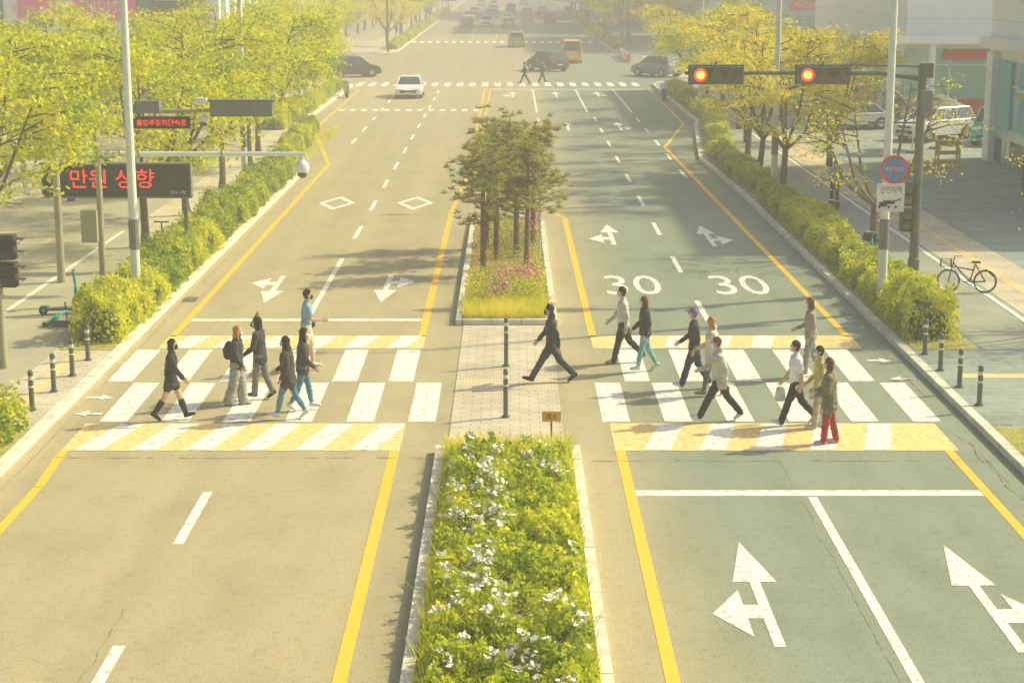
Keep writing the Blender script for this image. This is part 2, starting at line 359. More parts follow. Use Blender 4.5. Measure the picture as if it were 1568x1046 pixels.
arrow(3.3,105,99.5,0); arrow(6.3,105,99.5,1); arrow(.2,105,99.5,-1); arrow(3.3,131,125.5,0); arrow(6.3,131,125.5,1); arrow(.2,131,125.5,-1)
for cx in (-6.75,-3.7):
    o_=[(cx,66.4),(cx+.72,68.4),(cx,70.4),(cx-.72,68.4)]; q=[(cx,67.05),(cx+.5,68.4),(cx,69.75),(cx-.5,68.4)]
    for i in range(4):
        j=(i+1)%4; pm.add([(*o_[i],.005),(*o_[j],.005),(*q[j],.005),(*q[i],.005)],[(0,1,2,3)],'white')
for cx in (3.55,6.65): text_into(pm,'30','white',1.6,3.1,Matrix.Translation((cx,50.3,.006)))
pm.obj('road_markings')
ck=MB()
def crack(x0,y0,x1,y1,w=.018,wob=.04,n=60):
    P=[]
    for i in range(n+1):
        t=i/n; P.append(Vector((x0+(x1-x0)*t,y0+(y1-y0)*t,.013)))
    d=(P[-1]-P[0]).normalized(); nn=Vector((-d.y,d.x,0)); sd=random.random()*90
    Q=[p+nn*(wob*noise.noise(Vector((i*.12+sd,0,0)))*2+.025*noise.noise(Vector((i*1.3+sd,5,0)))) for i,p in enumerate(P)]
    for i in range(n):
        if random.random()<.3: continue
        a,b=Q[i],Q[i+1]; e=nn*w/2*random.uniform(.4,1.2)
        ck.add([a-e,b-e,b+e,a+e],[(0,1,2,3)],'crack')
crack(-8.9,31.9,-1.5,31.9,.028,.03); crack(1.4,31.7,9.2,31.7,.028,.03)
crack(-5.5,24,-5.6,19,.009,.04,60); crack(5.02,32.3,5.05,12,.010,.04,140)
crack(8.75,34,9.1,24,.02,.08,60); crack(-8.95,-5,-8.95,75,.02,.03,200); crack(8.9,-5,8.9,75,.02,.03,200)
crack(-7,43.6,-2,43.9,.015,.05); crack(6.9,44,6.6,80,.012,.08,120)
ck.obj('road_cracks')
mh=MB()
for (x,y) in ((9.0,45.5),(8.9,61),(-8.85,48)): mh.rect(x-.2,x+.2,y-.35,y+.35,.014,'metalD')
mh.rect(-1.0,-.3,44.9,45.5,.13,'metalL'); mh.obj('drain_grate')
# ------------------------------------------------------------------ trees
def tree_mesh(name,seed,H,cr,base,nl,k,leaf=(.10,.19),bark='bark',dens=1.0):
    rnd=random.Random(seed); mb=MB(); tips=[]
    th=H*rnd.uniform(.24,.3); p0=Vector((0,0,-.1)); p1=Vector((rnd.uniform(-.15,.15),rnd.uniform(-.15,.15),th))
    mb.tube([p0,p0.lerp(p1,.3)+Vector((.03,0,0)),p1],[.19,.14,.12],bark,8)
    nm=rnd.choice((5,6))
    for i in range(nm):
        a=2*math.pi*(i+rnd.uniform(-.3,.3))/nm; out=cr*rnd.uniform(.4,.8); top=H*rnd.uniform(.62,.94)
        e=Vector((math.cos(a)*out,math.sin(a)*out,top)); m=p1.lerp(e,.45)+Vector((math.cos(a),math.sin(a),0))*.1*cr-Vector((0,0,.1*H*.4))
        pts=[p1,p1.lerp(m,.5)+Vector((0,0,-.05)),m,m.lerp(e,.5),e]; mb.tube(pts,[.085,.07,.052,.035,.014],bark,6)
        for j in range(7):
            t=rnd.uniform(.25,1); q=m.lerp(e,t) if t>.4 else p1.lerp(m,t+.5)
            a2=a+rnd.uniform(-1.3,1.3); l2=cr*rnd.uniform(.25,.55)
            e2=q+Vector((math.cos(a2)*l2,math.sin(a2)*l2,rnd.uniform(-.1,.5)*l2)); q2=q.lerp(e2,.5)+Vector((0,0,.08))
            mb.tube([q,q2,e2],[.03,.02,.009],bark,4,False); tips.append((q2,.7)); tips.append((e2,1))
            for k2 in range(3):
                a3=a2+rnd.uniform(-1.2,1.2); l3=cr*rnd.uniform(.12,.3); e3=q2.lerp(e2,rnd.random())+Vector((math.cos(a3)*l3,math.sin(a3)*l3,rnd.uniform(-.5,.6)*l3))
                mb.tube([q2.lerp(e2,.5),e3],[.012,.005],bark,3,False); tips.append((e3,1))
        tips.append((e,1))
    T=[t for t in tips if t[0].z>base]
    per=max(3,int(nl/len(T)))
    C=[]
    for c,w in T:
        if rnd.random()>dens: continue
        r_=rnd.uniform(.2,.6)*cr/3; nn=int(per*w*rnd.uniform(.4,1.6))
        g_=rng.normal(size=(nn,3)); g_/=np.linalg.norm(g_,axis=1)[:,None]; g_*=(rng.random(nn)**.45)[:,None]
        C.append(np.array(c)+g_*np.array([r_*1.5,r_*1.5,r_*.65])*1.1)
    mb.leaves(np.concatenate(C),leaf[0],leaf[1],k,.5,.6)
    return mb.mesh(name)
TY=[tree_mesh('tree_y%d'%i,10+i,7.7,3.3,2.8,10500,'leafY',leaf=(.11,.20),dens=.86) for i in range(4)]
TO=[tree_mesh('tree_o%d'%i,30+i,7.0,3.0,2.6,7000,'leafO',dens=.8) for i in range(3)]
TS=tree_mesh('tree_sparse',51,6.2,2.9,2.0,1900,'leafO',leaf=(.07,.13))
TSY=tree_mesh('tree_yy',52,6.2,2.9,1.2,4500,'leafO',leaf=(.07,.13))
def tree(me,x,y,sc=1,name='street_tree'): return put(name,me,(x,y,.13),random.uniform(0,6.28),(sc*random.uniform(.95,1.05),sc*random.uniform(.95,1.05),sc))
ys=[56.5,64,72,80,87]
for i,y in enumerate(ys): tree(TY[i%4],-11.8 if i<4 else -12.4,y,random.uniform(.93,1.02))
for i,y in enumerate([94,102,111,120,129]): tree(TY[(i+1)%4],-14.2,y,random.uniform(.9,1.02))
tree(TY[1],-14.7,46.0,.95); tree(TY[2],-16.2,53.5,1.0); tree(TY[0],-18.8,61,.97); tree(TY[3],-17,68,.95); tree(TY[1],-18.5,78,.95); tree(TY[0],-18.5,88,.92); tree(TY[3],-25,75,.95); tree(TY[1],-24,92,.95)
tree(TS,11.5,55.5,.95); tree(TO[0],10.8,69.5,.95); tree(TO[1],10.7,75.5,1.0); tree(TO[2],11.2,83,1.0); tree(TO[0],12.2,91,1.03); tree(TO[1],14.5,80,1.0)
for i,y in enumerate([99,107,116,126]): tree((TO+TY)[(i*2+1)%5],12.8,y,random.uniform(.92,1.0))
tree(TSY,15.0,43.2,.8)
for i,(x,y) in enumerate([(17,92),(18,102)]): tree((TO+TY)[i%5],x,y,.85)
dt=empty('distant_trees')
for i in range(26):
    for x in (-14.5,-21,13.4,20):
        y=203+i*9.5*(1+i*.03)+random.uniform(-1.5,1.5)
        if i>14 and abs(x)>18: continue
        o=tree((TY+TO)[random.randrange(7)] if x<0 else (TO+TY)[random.randrange(7)],x+random.uniform(-.6,.6),y,random.uniform(.9,1.15),'row_tree'); o.parent=dt
def pine_mesh(seed,H):
    rnd=random.Random(seed); mb=MB(); bx,by=rnd.uniform(-.3,.3),rnd.uniform(-.2,.2)
    P=[Vector((0,0,-.05)),Vector((bx*.4,by*.3,H*.3)),Vector((bx,by,H*.6)),Vector((bx*.7,by*.8,H*.95))]
    mb.tube(P,[.10,.085,.065,.02],'pinebark',8)
    B=[];D=[]
    for i in range(24):
        t=rnd.uniform(.38,1); q=P[1].lerp(P[2],(t-.3)/.35) if t<.65 else P[2].lerp(P[3],(t-.65)/.35)
        a=rnd.uniform(0,6.28); L=(1.25-.7*t)*rnd.uniform(.5,1.35)
        e=q+Vector((math.cos(a)*L,math.sin(a)*L,rnd.uniform(-.25,.45))); m=q.lerp(e,.5)+Vector((0,0,-.05))
        mb.tube([q,m,e],[.03,.02,.01],'pinebark',5,False)
        for j in range(9):
            c=m.lerp(e,rnd.uniform(-.1,1.15))+Vector((rnd.gauss(0,.19),rnd.gauss(0,.19),rnd.gauss(.05,.16)))
            nn=30; d=rng.normal(size=(nn,3)); d[:,2]=np.abs(d[:,2])*.9-.15; d/=np.linalg.norm(d,axis=1)[:,None]; d*=rng.uniform(.10,.22,nn)[:,None]
            B.append(np.tile(np.array(c),(nn,1))+d*.1); D.append(d)
    mb.blades(np.concatenate(B),np.concatenate(D),.028,'pine')
    return mb.mesh('pine_tree')
PM=[pine_mesh(i,4.2) for i in (61,62,63)]
for i,(x,y,s) in enumerate([(-.80,52.0,.96),(.5,52.2,.90),(-.42,54.2,1.02),(.2,55.4,1.0),(-.8,57.0,.96),(.75,57.6,.96)]): put('pine_tree',PM[i%3],(x,y,.1),i*1.9,s)
def hedge_mesh(seed,L,W,Hh,n,k='hedge',leaf=(.07,.13)):
    mb=MB(); N=n; C=[]
    def prof(x,y):
        return Hh*(.80+.55*noise.noise(Vector((x*1.1+seed*7,y*1.1,0)))+.22*noise.noise(Vector((x*3,y*3+seed,2))))
    for i in range(N):
        u=rng.random()
        x=rng.uniform(-W/2,W/2); y=rng.uniform(-L/2,L/2); t=max(.2,prof(x,y))
        if u<.5: z=t*(1-.3*abs(2*x/W)**3)+rng.normal(0,.06)
        elif u<.9:
            sg=1 if rng.random()<.5 else -1; z=rng.uniform(.02,t); x=sg*(W/2*(1-.22*(z/t)**3)+.26*noise.noise(Vector((y*1.5,z*1.5,seed)))+rng.normal(0,.04))
        else:
            sg=1 if rng.random()<.5 else -1; z=rng.uniform(.02,t); y=sg*(L/2+rng.normal(0,.06))
        C.append((x,y,z))
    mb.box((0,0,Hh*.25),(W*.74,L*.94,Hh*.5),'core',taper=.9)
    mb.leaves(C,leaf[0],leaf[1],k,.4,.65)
    return mb.mesh('hedge_part')
HM=[hedge_mesh(i,3.0,1.15,.95,4600,'hedge' if i%2 else 'hedgeY') for i in range(6)]
def hedge(pts,name='hedge',w=1,rough=0.0):
    e=empty(name)
    for i,(x,y,s) in enumerate(pts):
        q=random.uniform(.72,1.2) if i else 1.05
        put('section',HM[random.randrange(6)],(x+random.uniform(-.08,.08),y,.13),math.pi*random.randrange(2)+random.uniform(-.08,.08),(w*random.uniform(.8,1.1),random.uniform(.92,1.06),s*q),parent=e)
hedge([(-10.05,43.0+2.9*i,1.2 if i in(0,) else 1.0) for i in range(12)]); hedge([(-10.3-.16*max(0,i-1),79+2.9*i,.9) for i in range(7)],w=.9); hedge([(-13.0,100+2.9*i,.9) for i in range(12)],w=.9)
hedge([(10.25,43.3+2.9*i,1.25 if i==0 else .92) for i in range(9)]); hedge([(10.1,70.6+2.9*i,.8) for i in range(6)],w=.9); hedge([(10.6+.25*i,89+2.9*i,.75) for i in range(5)],w=.8); hedge([(12.0,105+2.9*i,.9) for i in range(10)],w=.9)
hedge([(-10.35,32.2-2.9*i,.95) for i in range(4)],w=1.25); hedge([(10.95,30.5-2.9*i,.8) for i in range(4)],w=1.2)
hd=empty('distant_hedge')
for x in (-13,12):
    for i in range(30): put('section',HM[i%5],(x,200+6*i,.13),0,(1,2.1,.9),parent=hd)
def planter(name,x0,x1,y0,y1,n,hfun,k,leaf,fl=0,flk='flower',thr=.12,fsz=(.05,.085)):
    mb=MB(); C=[];F=[]
    X=rng.uniform(x0,x1,n); Y=rng.uniform(y0,y1,n)
    for x,y in zip(X,Y):
        h=hfun(x,y); C.append((x,y,.1+max(.03,h*(1-.6*rng.random()**2))))
    nf=0
    if fl:
        for _ in range(fl*10):
            x=rng.uniform(x0+.15,x1-.15);y=rng.uniform(y0,y1)
            if noise.noise(Vector((x*1.1+3,y*.8,7)))+.9*noise.noise(Vector((x*3.2,y*3.2,1)))>thr+(.10 if y>23 else -.14):
                for j in range(6): F.append((x+rng.normal(0,.04),y+rng.normal(0,.04),.12+hfun(x,y)+rng.uniform(-.02,.06)))
                nf+=1
                if nf>fl: break
    mb.leaves(C,leaf[0],leaf[1],k,.3,.5)
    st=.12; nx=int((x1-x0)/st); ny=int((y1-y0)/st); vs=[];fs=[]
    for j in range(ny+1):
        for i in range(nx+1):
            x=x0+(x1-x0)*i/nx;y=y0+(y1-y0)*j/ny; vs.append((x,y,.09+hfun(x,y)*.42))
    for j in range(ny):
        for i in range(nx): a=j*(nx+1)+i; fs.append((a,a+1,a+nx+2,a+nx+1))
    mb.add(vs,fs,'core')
    if F: mb.leaves(F,fsz[0],fsz[1],flk,1.0,.8)
    mb.obj(name)
def hf(x,y):
    e=min(1,max(0,(1.2-abs(x+.04))/.35)); e=e*(2-e)
    return max(.05,e*(.36+.34*noise.noise(Vector((x*1.9,y*1.5,0)))+.30*noise.noise(Vector((x*4.6,y*3.8,3)))))*min(1,max(.25,(32.3-y)/1.2))
planter('flowering_shrub',-1.2,1.12,16,32.1,34000,hf,'shrub',(.07,.14),620,'flower',.26,(.06,.11))
gm=MB()
def tufts(x0,x1,y0,y1,n,h0,h1,k='grass'):
    c=np.stack([rng.uniform(x0,x1,n),rng.uniform(y0,y1,n),np.full(n,.1)],1); d=rng.normal(size=(n,3))*.35; d[:,2]=1; d*=rng.uniform(h0,h1,n)[:,None]; gm.blades(c,d,.02,k)
tufts(-1.2,1.1,30.9,32.1,2600,.2,.42); tufts(-1.2,-.85,16,31,3000,.12,.3); tufts(.8,1.12,16,31,3000,.12,.3); tufts(-1.2,-.3,16,24.5,1500,.25,.42)
tufts(-1.2,1.0,44.6,47.2,6500,.15,.38); tufts(-1.2,1.0,47,62,1200,.08,.25)
tufts(9.5,10.8,70,90,1500,.1,.3); tufts(-10.7,-9.45,76,100,1800,.1,.3); tufts(9.55,11.5,22,33.5,2500,.06,.2); tufts(-11.5,-9.5,22,33.5,2500,.06,.2); tufts(-10.7,-9.45,41,76,3000,.06,.25); tufts(9.55,10.9,41,70,3000,.06,.25)
gm.obj('grass')
fb=MB(); 
def patch(k,x,y,rx,ry,h,n,sz=(.05,.09)):
    c=rng.normal(size=(n,3))*np.array([rx,ry,h*.25])+np.array([x,y,.1+h*.75]); c[:,0]=np.clip(c[:,0],-1.2,1.0); fb.leaves(c,sz[0],sz[1],k,.7,.8)
patch('shrub',-.1,47.2,.5,.6,.45,1800); patch('shrub',.6,49.5,.3,1.2,.4,1100); patch('shrub',-.7,49.8,.3,1.2,.3,600); patch('hedge',.2,55,.6,2.4,.35,900); patch('hedge',0,59,.6,2.0,.5,1500)
patch('pink',-.25,46.8,.22,.3,.65,260); patch('pink',.55,49.3,.18,.6,.55,300); patch('pink',.1,50.3,.3,.5,.4,180); patch('pink',.8,58,.2,1.3,1.1,340)
fb.obj('azalea_bed')
# ------------------------------------------------------------------ buildings
def building(x0,x1,y0,y1,h,wall,glass='bglass2',gf=4.2,fl=3.6,bay=3.2,side=None,ww=.72,gg=None):
    mb=MB(); mb.box(((x0+x1)/2,(y0+y1)/2,h/2),(x1-x0,y1-y0,h),wall)
    mb.box(((x0+x1)/2,(y0+y1)/2,h+.4),(x1-x0+.4,y1-y0+.4,.8),wall)
    def fac(L,place):
        n=max(1,int(L/bay)); b=L/n
        for i in range(n):
            place((i+.5)*b,gf/2-.1,b-.14,gf-.5,gg or glass)
            place((i+.5)*b,gf*.72,b-.1,.08,wall,.1)
            if gg: place((i+.5)*b,.75,b*.6,1.1,('black','orange','redp','grey','wht')[(i*7)%5],.07)
            z=gf+1.0
            while z+fl*.5<h and ww>0:
                place((i+.5)*b,z+fl*.27,b*ww,fl*.5,glass)
                place((i+.5)*b,z,b*ww+.2,.1,'bgrey',.12)
                z+=fl
            if ww==0:
                zz=gf+1.4
                while zz<h: place((i+.5)*b,zz,b,.03,'bgrey',.02); zz+=1.4
    def front(u,z,w,hh,k,t=.05): mb.box((x0+u,y0-t/2+.001,z),(w,t,hh),k)
    fac(x1-x0,front)
    if side:
        xs=x0 if side<0 else x1
        def sd(u,z,w,hh,k,t=.05): mb.box((xs+side*(t/2-.001),y0+u,z),(t,w,hh),k)
        fac(y1-y0,sd)
    return mb
b=building(23.5,66,106,138,13,'bwhite',gf=4.6,side=-1,ww=0,gg='bglass',bay=2.6)
b.box((44,104.6,4.85),(44,2.8,.4),'bwhite')
for i in range(9): b.tube([(24.5+i*5,103.6,.1),(24.5+i*5,103.6,4.66)],.22,'bwhite',12)
for i,(c_) in enumerate(('redp','wht','poster','orange')): b.box((27+i*4.2,105.9,3.9),(2.6,.08,.6),c_)
b.obj('glass_front_building')
b=building(22.6,40,62,84,13,'bwhite',gf=5.2,side=-1,ww=0,gg='bglass'); b.box((22.3,74,5.6),(.5,20,.5),'bwhite'); b.box((22.48,80.6,3.3),(.12,2.0,3.0),'poster'); b.box((22.48,77.4,3.3),(.12,2.0,3.0),'poster'); b.box((22.4,82.6,2.6),(.35,1.0,5.1),'bwhite')
b.box((22.9,84.05,3.2),(.5,.12,3.6),'poster'); b.obj('white_panel_building')
b=building(22,60,198,240,16,'bgrey',side=-1); b.box((33.5,197.8,4.9),(5.2,.2,1.1),'redp'); text_into(b,'MACARONG','wht',4.2,.6,facing(33.5,197.68,4.9)); b.obj('office_building')
b=building(19,50,255,300,22,'bwhite',side=-1); b.obj('office_building')
b=building(19,50,320,380,26,'btan',side=-1); b.obj('office_building')
b=building(-70,-18.5,114,138,18,'bwhite',side=1,ww=.5); b.box((-25.7,113.7,6.5),(4.0,.2,1.7),'pinkb'); text_into(b,'메디컬','wht',2.6,.7,facing(-25.7,113.58,6.6)); b.box((-30,113.7,6.6),(2.4,.2,1.5),'pinkb'); b.box((-21.4,113.7,6.4),(2.8,.15,1.0),'grey'); b.obj('shop_building')
b=building(-70,-24,200,250,26,'bwhite',side=1); b.obj('apartment_building')
b=building(-70,-24,270,340,26,'btan',side=1); b.obj('apartment_building')
b=building(-60,60,850,880,60,'bgrey'); b.obj('distant_building')
cn=MB(); cn.box((21.5,66,4.1),(3.2,7,.18),'orange'); cn.box((21.5,66,4.25),(3.3,7.1,.1),'metalL')
for y in (62.8,69.2): cn.tube([(20.2,y,.1),(20.2,y,4.05)],.07,'metalD',8)
cn.obj('entrance_canopy')
for (x,y) in ((19.6,86),(21.2,88)):
    pv=MB(); pv.tube([(0,0,0),(0,0,2.6)],.03,'metalL',6)
    for q in range(8):
        a0,a1=q*math.pi/4,(q+1)*math.pi/4; pv.add([(1.3*math.cos(a0),1.3*math.sin(a0),2.2),(1.3*math.cos(a1),1.3*math.sin(a1),2.2),(0,0,2.8)],[(0,1,2)],'grey' if q%2 else 'metalD')
    pv.box((0,0,.06),(.5,.5,.1),'grey'); pv.obj('parasol',(x,y,.13))
# ------------------------------------------------------------------ street furniture
def lamp(x,y,h=10,side=1):
    mb=MB(); mb.tube([(0,0,0),(0,0,.5),(0,0,.52),(0,0,h)],[.16,.16,.13,.085],'metalL',12); mb.box((0,0,.02),(.4,.4,.04),'metalL')
    mb.tube([(0,0,1.6),(0,0,2.4)],.137,'grey',12,False)
    mb.tube([(0,0,h),(side*.6,0,h+.35),(side*1.8,0,h+.45)],[.05,.045,.04],'metalL',8); mb.box((side*2.1,0,h+.45),(.8,.28,.12),'grey'); mb.obj('street_lamp',(x,y,.13),smooth=False)
lamp(-9.9,46,10,1)
lamp(9.85,46,10,-1); lamp(10.5,70,10,-1); lamp(-11,73,10,1); lamp(-13,110,10,1); lamp(12,112,10,-1)
for i in range(6): lamp(-13,205+40*i); lamp(12,210+40*i,10,-1)
M['sighousing']=mat('signal_housing',(.13,.14,.10),(.19,.19,.13),rough=.5)
def sighead(mb,x,y,z,lit=0,n=3):
    w=.46; H_='sighousing'
    mb.box((x,y,z),(w*n+.08,.22,.46),H_)
    mb.box((x,y+.13,z),(w*n+.16,.03,.54),H_)
    for i in range(n):
        cx=x+(i-(n-1)/2)*w
        mb.tube([(cx,y-.11,z),(cx,y-.135,z)],[.18,.18],'red' if i==lit else 'lampoff',20)
        if i==lit: mb.tube([(cx,y-.136,z),(cx,y-.142,z)],[.12,.12],'redc',16)
        N=12; vs=[];fs=[]
        for j in range(N+1):
            a=RD(-15+210*j/N); c,s_=math.cos(a),math.sin(a)
            vs+= [(cx+.195*c,y-.11,z+.195*s_),(cx+.195*c,y-.30,z+.195*s_+.0)]
        for j in range(N): fs.append((2*j,2*j+1,2*j+3,2*j+2))
        mb.add(vs,fs,H_)
    mb.tube([(x,y+.1,z),(x,y+.1,z+.35)],.03,'metalD',6)
sm=MB(); X,Y=11.45,49.4
sm.tube([(X,Y,.1),(X,Y,.9),(X,Y,.95),(X,Y,6.35)],[.17,.17,.14,.12],'metalD',14); sm.box((X,Y,.15),(.5,.5,.06),'metalD')
sm.tube([(X,Y,5.95),(X-1.2,Y,6.12),(X-3.5,Y,6.12),(X-6.6,Y,6.12)],[.07,.06,.055,.045],'metalD',10); sm.tube([(X,Y,6.3),(X-2,Y,6.35),(X-2.2,Y,6.12)],[.03,.03,.03],'metalD',8)
sm.box((X+.1,Y-.05,6.2),(.28,.4,.4),'metalD')
sm.box((X+.1,Y-.15,5.3),(.3,.2,.7),'grey')
sighead(sm,5.72,Y-.1,6.08); sighead(sm,8.68,Y-.1,6.08)
for zz in (2.45,1.72):
    sm.box((X-.28,Y-.05,zz+.3),(.34,.3,.62),'black')
    for dz in(.45,.15): sm.box((X-.28,Y-.3,zz+dz+.12),(.3,.25,.03),'black'); sm.tube([(X-.28,Y-.2,zz+dz),(X-.28,Y-.22,zz+dz)],.11,'lampoff',12)
sm.box((X-.75,Y,4.75),(1.4,.05,.05),'metalD')
sm.obj('traffic_signal_mast')
sg=MB(); x,y=9.98,45.75
sg.tube([(x,y-.0,3.86),(x,y-.03,3.86)],.37,'redp',28); sg.tube([(x,y-.031,3.86),(x,y-.036,3.86)],.30,'blue',28)
for a in (45,-45): sg.box((x,y-.04,3.86),(.56,.006,.05),'redp',R=Matrix.Rotation(RD(a),3,'Y'))
text_into(sg,'주정차금지','wht',.46,.12,facing(x,y-.048,3.86))
sg.box((x-.06,y-.01,3.12),(.72,.03,.74),'wht'); text_into(sg,'견인지역','black',.56,.17,facing(x-.06,y-.03,3.33))
sg.box((x-.1,y-.03,3.0),(.3,.01,.09),'black'); sg.box((x-.25,y-.03,2.95),(.2,.01,.12),'black'); sg.box((x+.1,y-.03,3.05),(.25,.01,.03),'black',R=Matrix.Rotation(RD(-25),3,'Y'))
for wx in(-.25,0,.18): sg.tube([(x-.1+wx,y-.028,2.88),(x-.1+wx,y-.036,2.88)],.035,'black',10)
sg.box((x-.06,y+.12,3.5),(.1,.25,.05),'metalL'); sg.obj('no_parking_sign')
vm=MB(); x,y=-10.9,46.6
vm.tube([(x,y,.1),(x,y,4.25)],[.1,.08],'metalG',12); vm.tube([(x-.3,y,4.17),(-8,y,4.17),(-5.4,y,4.17)],[.075,.065,.05],'metalL',10)
vm.box((x-.25,y-.15,2.28),(.42,.3,.85),'metalG'); vm.tube([(x+.1,y,4.05),(x+1.2,y,4.17)],.025,'metalG',6)
for q in (-10.3,-9.8,-7.6): vm.box((q,y,4.17),(.05,.17,.2),'metalG')
vm.tube([(-5.5,y,4.17),(-5.5,y,3.98)],.05,'wht',8); vm.ball((-5.5,y,3.8),(.19,.19,.22),'wht',14,10); vm.ball((-5.5,y-.03,3.67),(.14,.14,.14),'glass',12,8); vm.obj('cctv_camera_mast')
def grid(mb,x0,x1,z0,z1,y,p=.06,t=.014):
    q=x0
    while q<x1: mb.box((q,y,(z0+z1)/2),(t,.004,z1-z0),'black'); q+=p
    q=z0
    while q<z1: mb.box(((x0+x1)/2,y-.005,q),(x1-x0,.004,t),'black'); q+=p
vb=MB(); y=52.5
vb.box((-11.75,y,2.78),(4.4,.22,.95),'black'); vb.box((-11.75,y-.02,3.28),(4.5,.26,.05),'grey'); vb.box((-11.75,y-.02,2.28),(4.5,.26,.05),'grey'); vb.box((-9.52,y-.02,2.78),(.05,.26,1.0),'grey')
text_into(vb,'만원 상향','led',2.5,.56,facing(-11.85,y-.118,2.84)); grid(vb,-13.2,-10.5,2.5,3.2,y-.122); text_into(vb,'연수구청','wht',.46,.12,facing(-9.9,y-.118,2.42))
for px_ in(-9.75,-13.6): vb.tube([(px_,y+.2,.1),(px_,y+.2,3.3)],.06,'metalD',8)
vb.obj('message_board')
ue=MB(); y=50
ue.tube([(-12.9,y,.1),(-12.9,y,5.2)],[.12,.09],'metalG',12); ue.tube([(-12.9,y,5.0),(-6.8,y,5.05)],[.07,.05],'metalG',10)
ue.box((-7.55,y-.1,5.1),(1.75,.3,.42),'grey'); ue.box((-7.55,y-.1,5.33),(1.85,.36,.05),'metalD'); ue.box((-10.2,y-.05,5.15),(.7,.3,.35),'grey')
ue.box((-9.8,y-.15,4.72),(1.6,.15,.34),'black'); text_into(ue,'불법주정차단속중','led',1.4,.18,facing(-9.8,y-.232,4.72)); grid(ue,-10.55,-9.05,4.6,4.84,y-.236,.04,.008)
ue.box((-8.7,y-.1,5.32),(.35,.2,.16),'wht'); ue.tube([(-8.65,y,5.1),(-8.65,y,4.95)],.05,'wht',8); ue.ball((-8.65,y,4.78),.15,'wht',12,8); ue.ball((-8.65,y-.04,4.7),.11,'glass',10,6)
ue.obj('enforcement_camera_gantry')
ps=MB(); x,y=-11.45,38.9
ps.tube([(x,y,.1),(x,y,5.6)],[.1,.08],'metalG',12)
for zz in (2.62,2.0):
    ps.box((x+.25,y,zz+.28),(.34,.3,.55),'black')
    for dz in (.42,.14): ps.add([(x+.12,y-.3,zz+dz+.1),(x+.62,y-.2,zz+dz+.04),(x+.62,y+.1,zz+dz+.04),(x+.12,y+.1,zz+dz+.1),(x+.42,y-.1,zz+dz-.12),(x+.42,y+.1,zz+dz-.12)],[(0,1,2,3),(1,4,5,2)],'black')
ps.obj('pedestrian_signal')
def bollard(x,y,h=.85,z=.13,name='bollard',r=.055):
    mb=MB(); mb.tube([(0,0,0),(0,0,h-.03),(0,0,h)],[r,r,r*.6],'metalD',12); mb.tube([(0,0,0),(0,0,.04)],r*1.6,'metalD',12)
    mb.tube([(0,0,h-.2),(0,0,h-.12)],r*1.04,'refl',12,False); mb.tube([(0,0,h-.36),(0,0,h-.32)],r*1.04,'refl',12,False); mb.obj(name,(x,y,z))
for x,y in ((-9.77,35),(-9.73,36.6),(-9.7,38.1),(-9.73,39.7),(9.7,40.3),(9.66,38.6),(9.69,37),(9.7,35.4)): bollard(x,y)
bollard(-.09,34.9,1.02,.01,r=.05); bollard(-.09,39.6,1.15,.01,r=.05)
os_=MB(); os_.tube([(.78,32.25,.1),(.78,32.25,.75)],.018,'metalD',8); os_.box((.78,32.22,.72),(.36,.02,.2),'orange'); text_into(os_,'개소','black',.2,.12,facing(.78,32.205,.72)); os_.obj('flower_bed_sign')
wb=MB(); wb.box((.95,55,1.2),(.03,.5,1.1),'wht'); wb.tube([(.95,55,.1),(.95,55,.7)],.02,'metalL',6); wb.obj('median_notice_board')
def scooter(x,y,rz,fall=False):
    mb=MB(); k='tealp'
    mb.box((0,0,.13),(.75,.16,.05),'metalD'); mb.tube([(.42,0,.14),(.5,0,.2),(.38,0,1.12)],[.04,.04,.03],k,8); mb.tube([(.38,-.24,1.12),(.38,.24,1.12)],.022,'black',8)
    for s in(-.24,.24): mb.tube([(.38,s*.7,1.12),(.38,s,1.12)],.03,k,8)
    for wx in(.5,-.42): mb.torus((wx,0,.11),(0,1,0),.085,.035,'rubber',16); mb.tube([(wx,-.04,.11),(wx,.04,.11)],.05,k,10)
    mb.box((-.38,0,.22),(.22,.12,.03),k); mb.box((.43,0,.55),(.07,.12,.3),k)
    o=mb.obj('kick_scooter',(x,y,.14),rz)
    if fall: o.rotation_euler=(RD(82),0,rz); o.location.z=.2
scooter(-11.2,43.4,RD(172),True); scooter(-11.75,45.2,RD(8)); scooter(-10.9,54,RD(80)); 
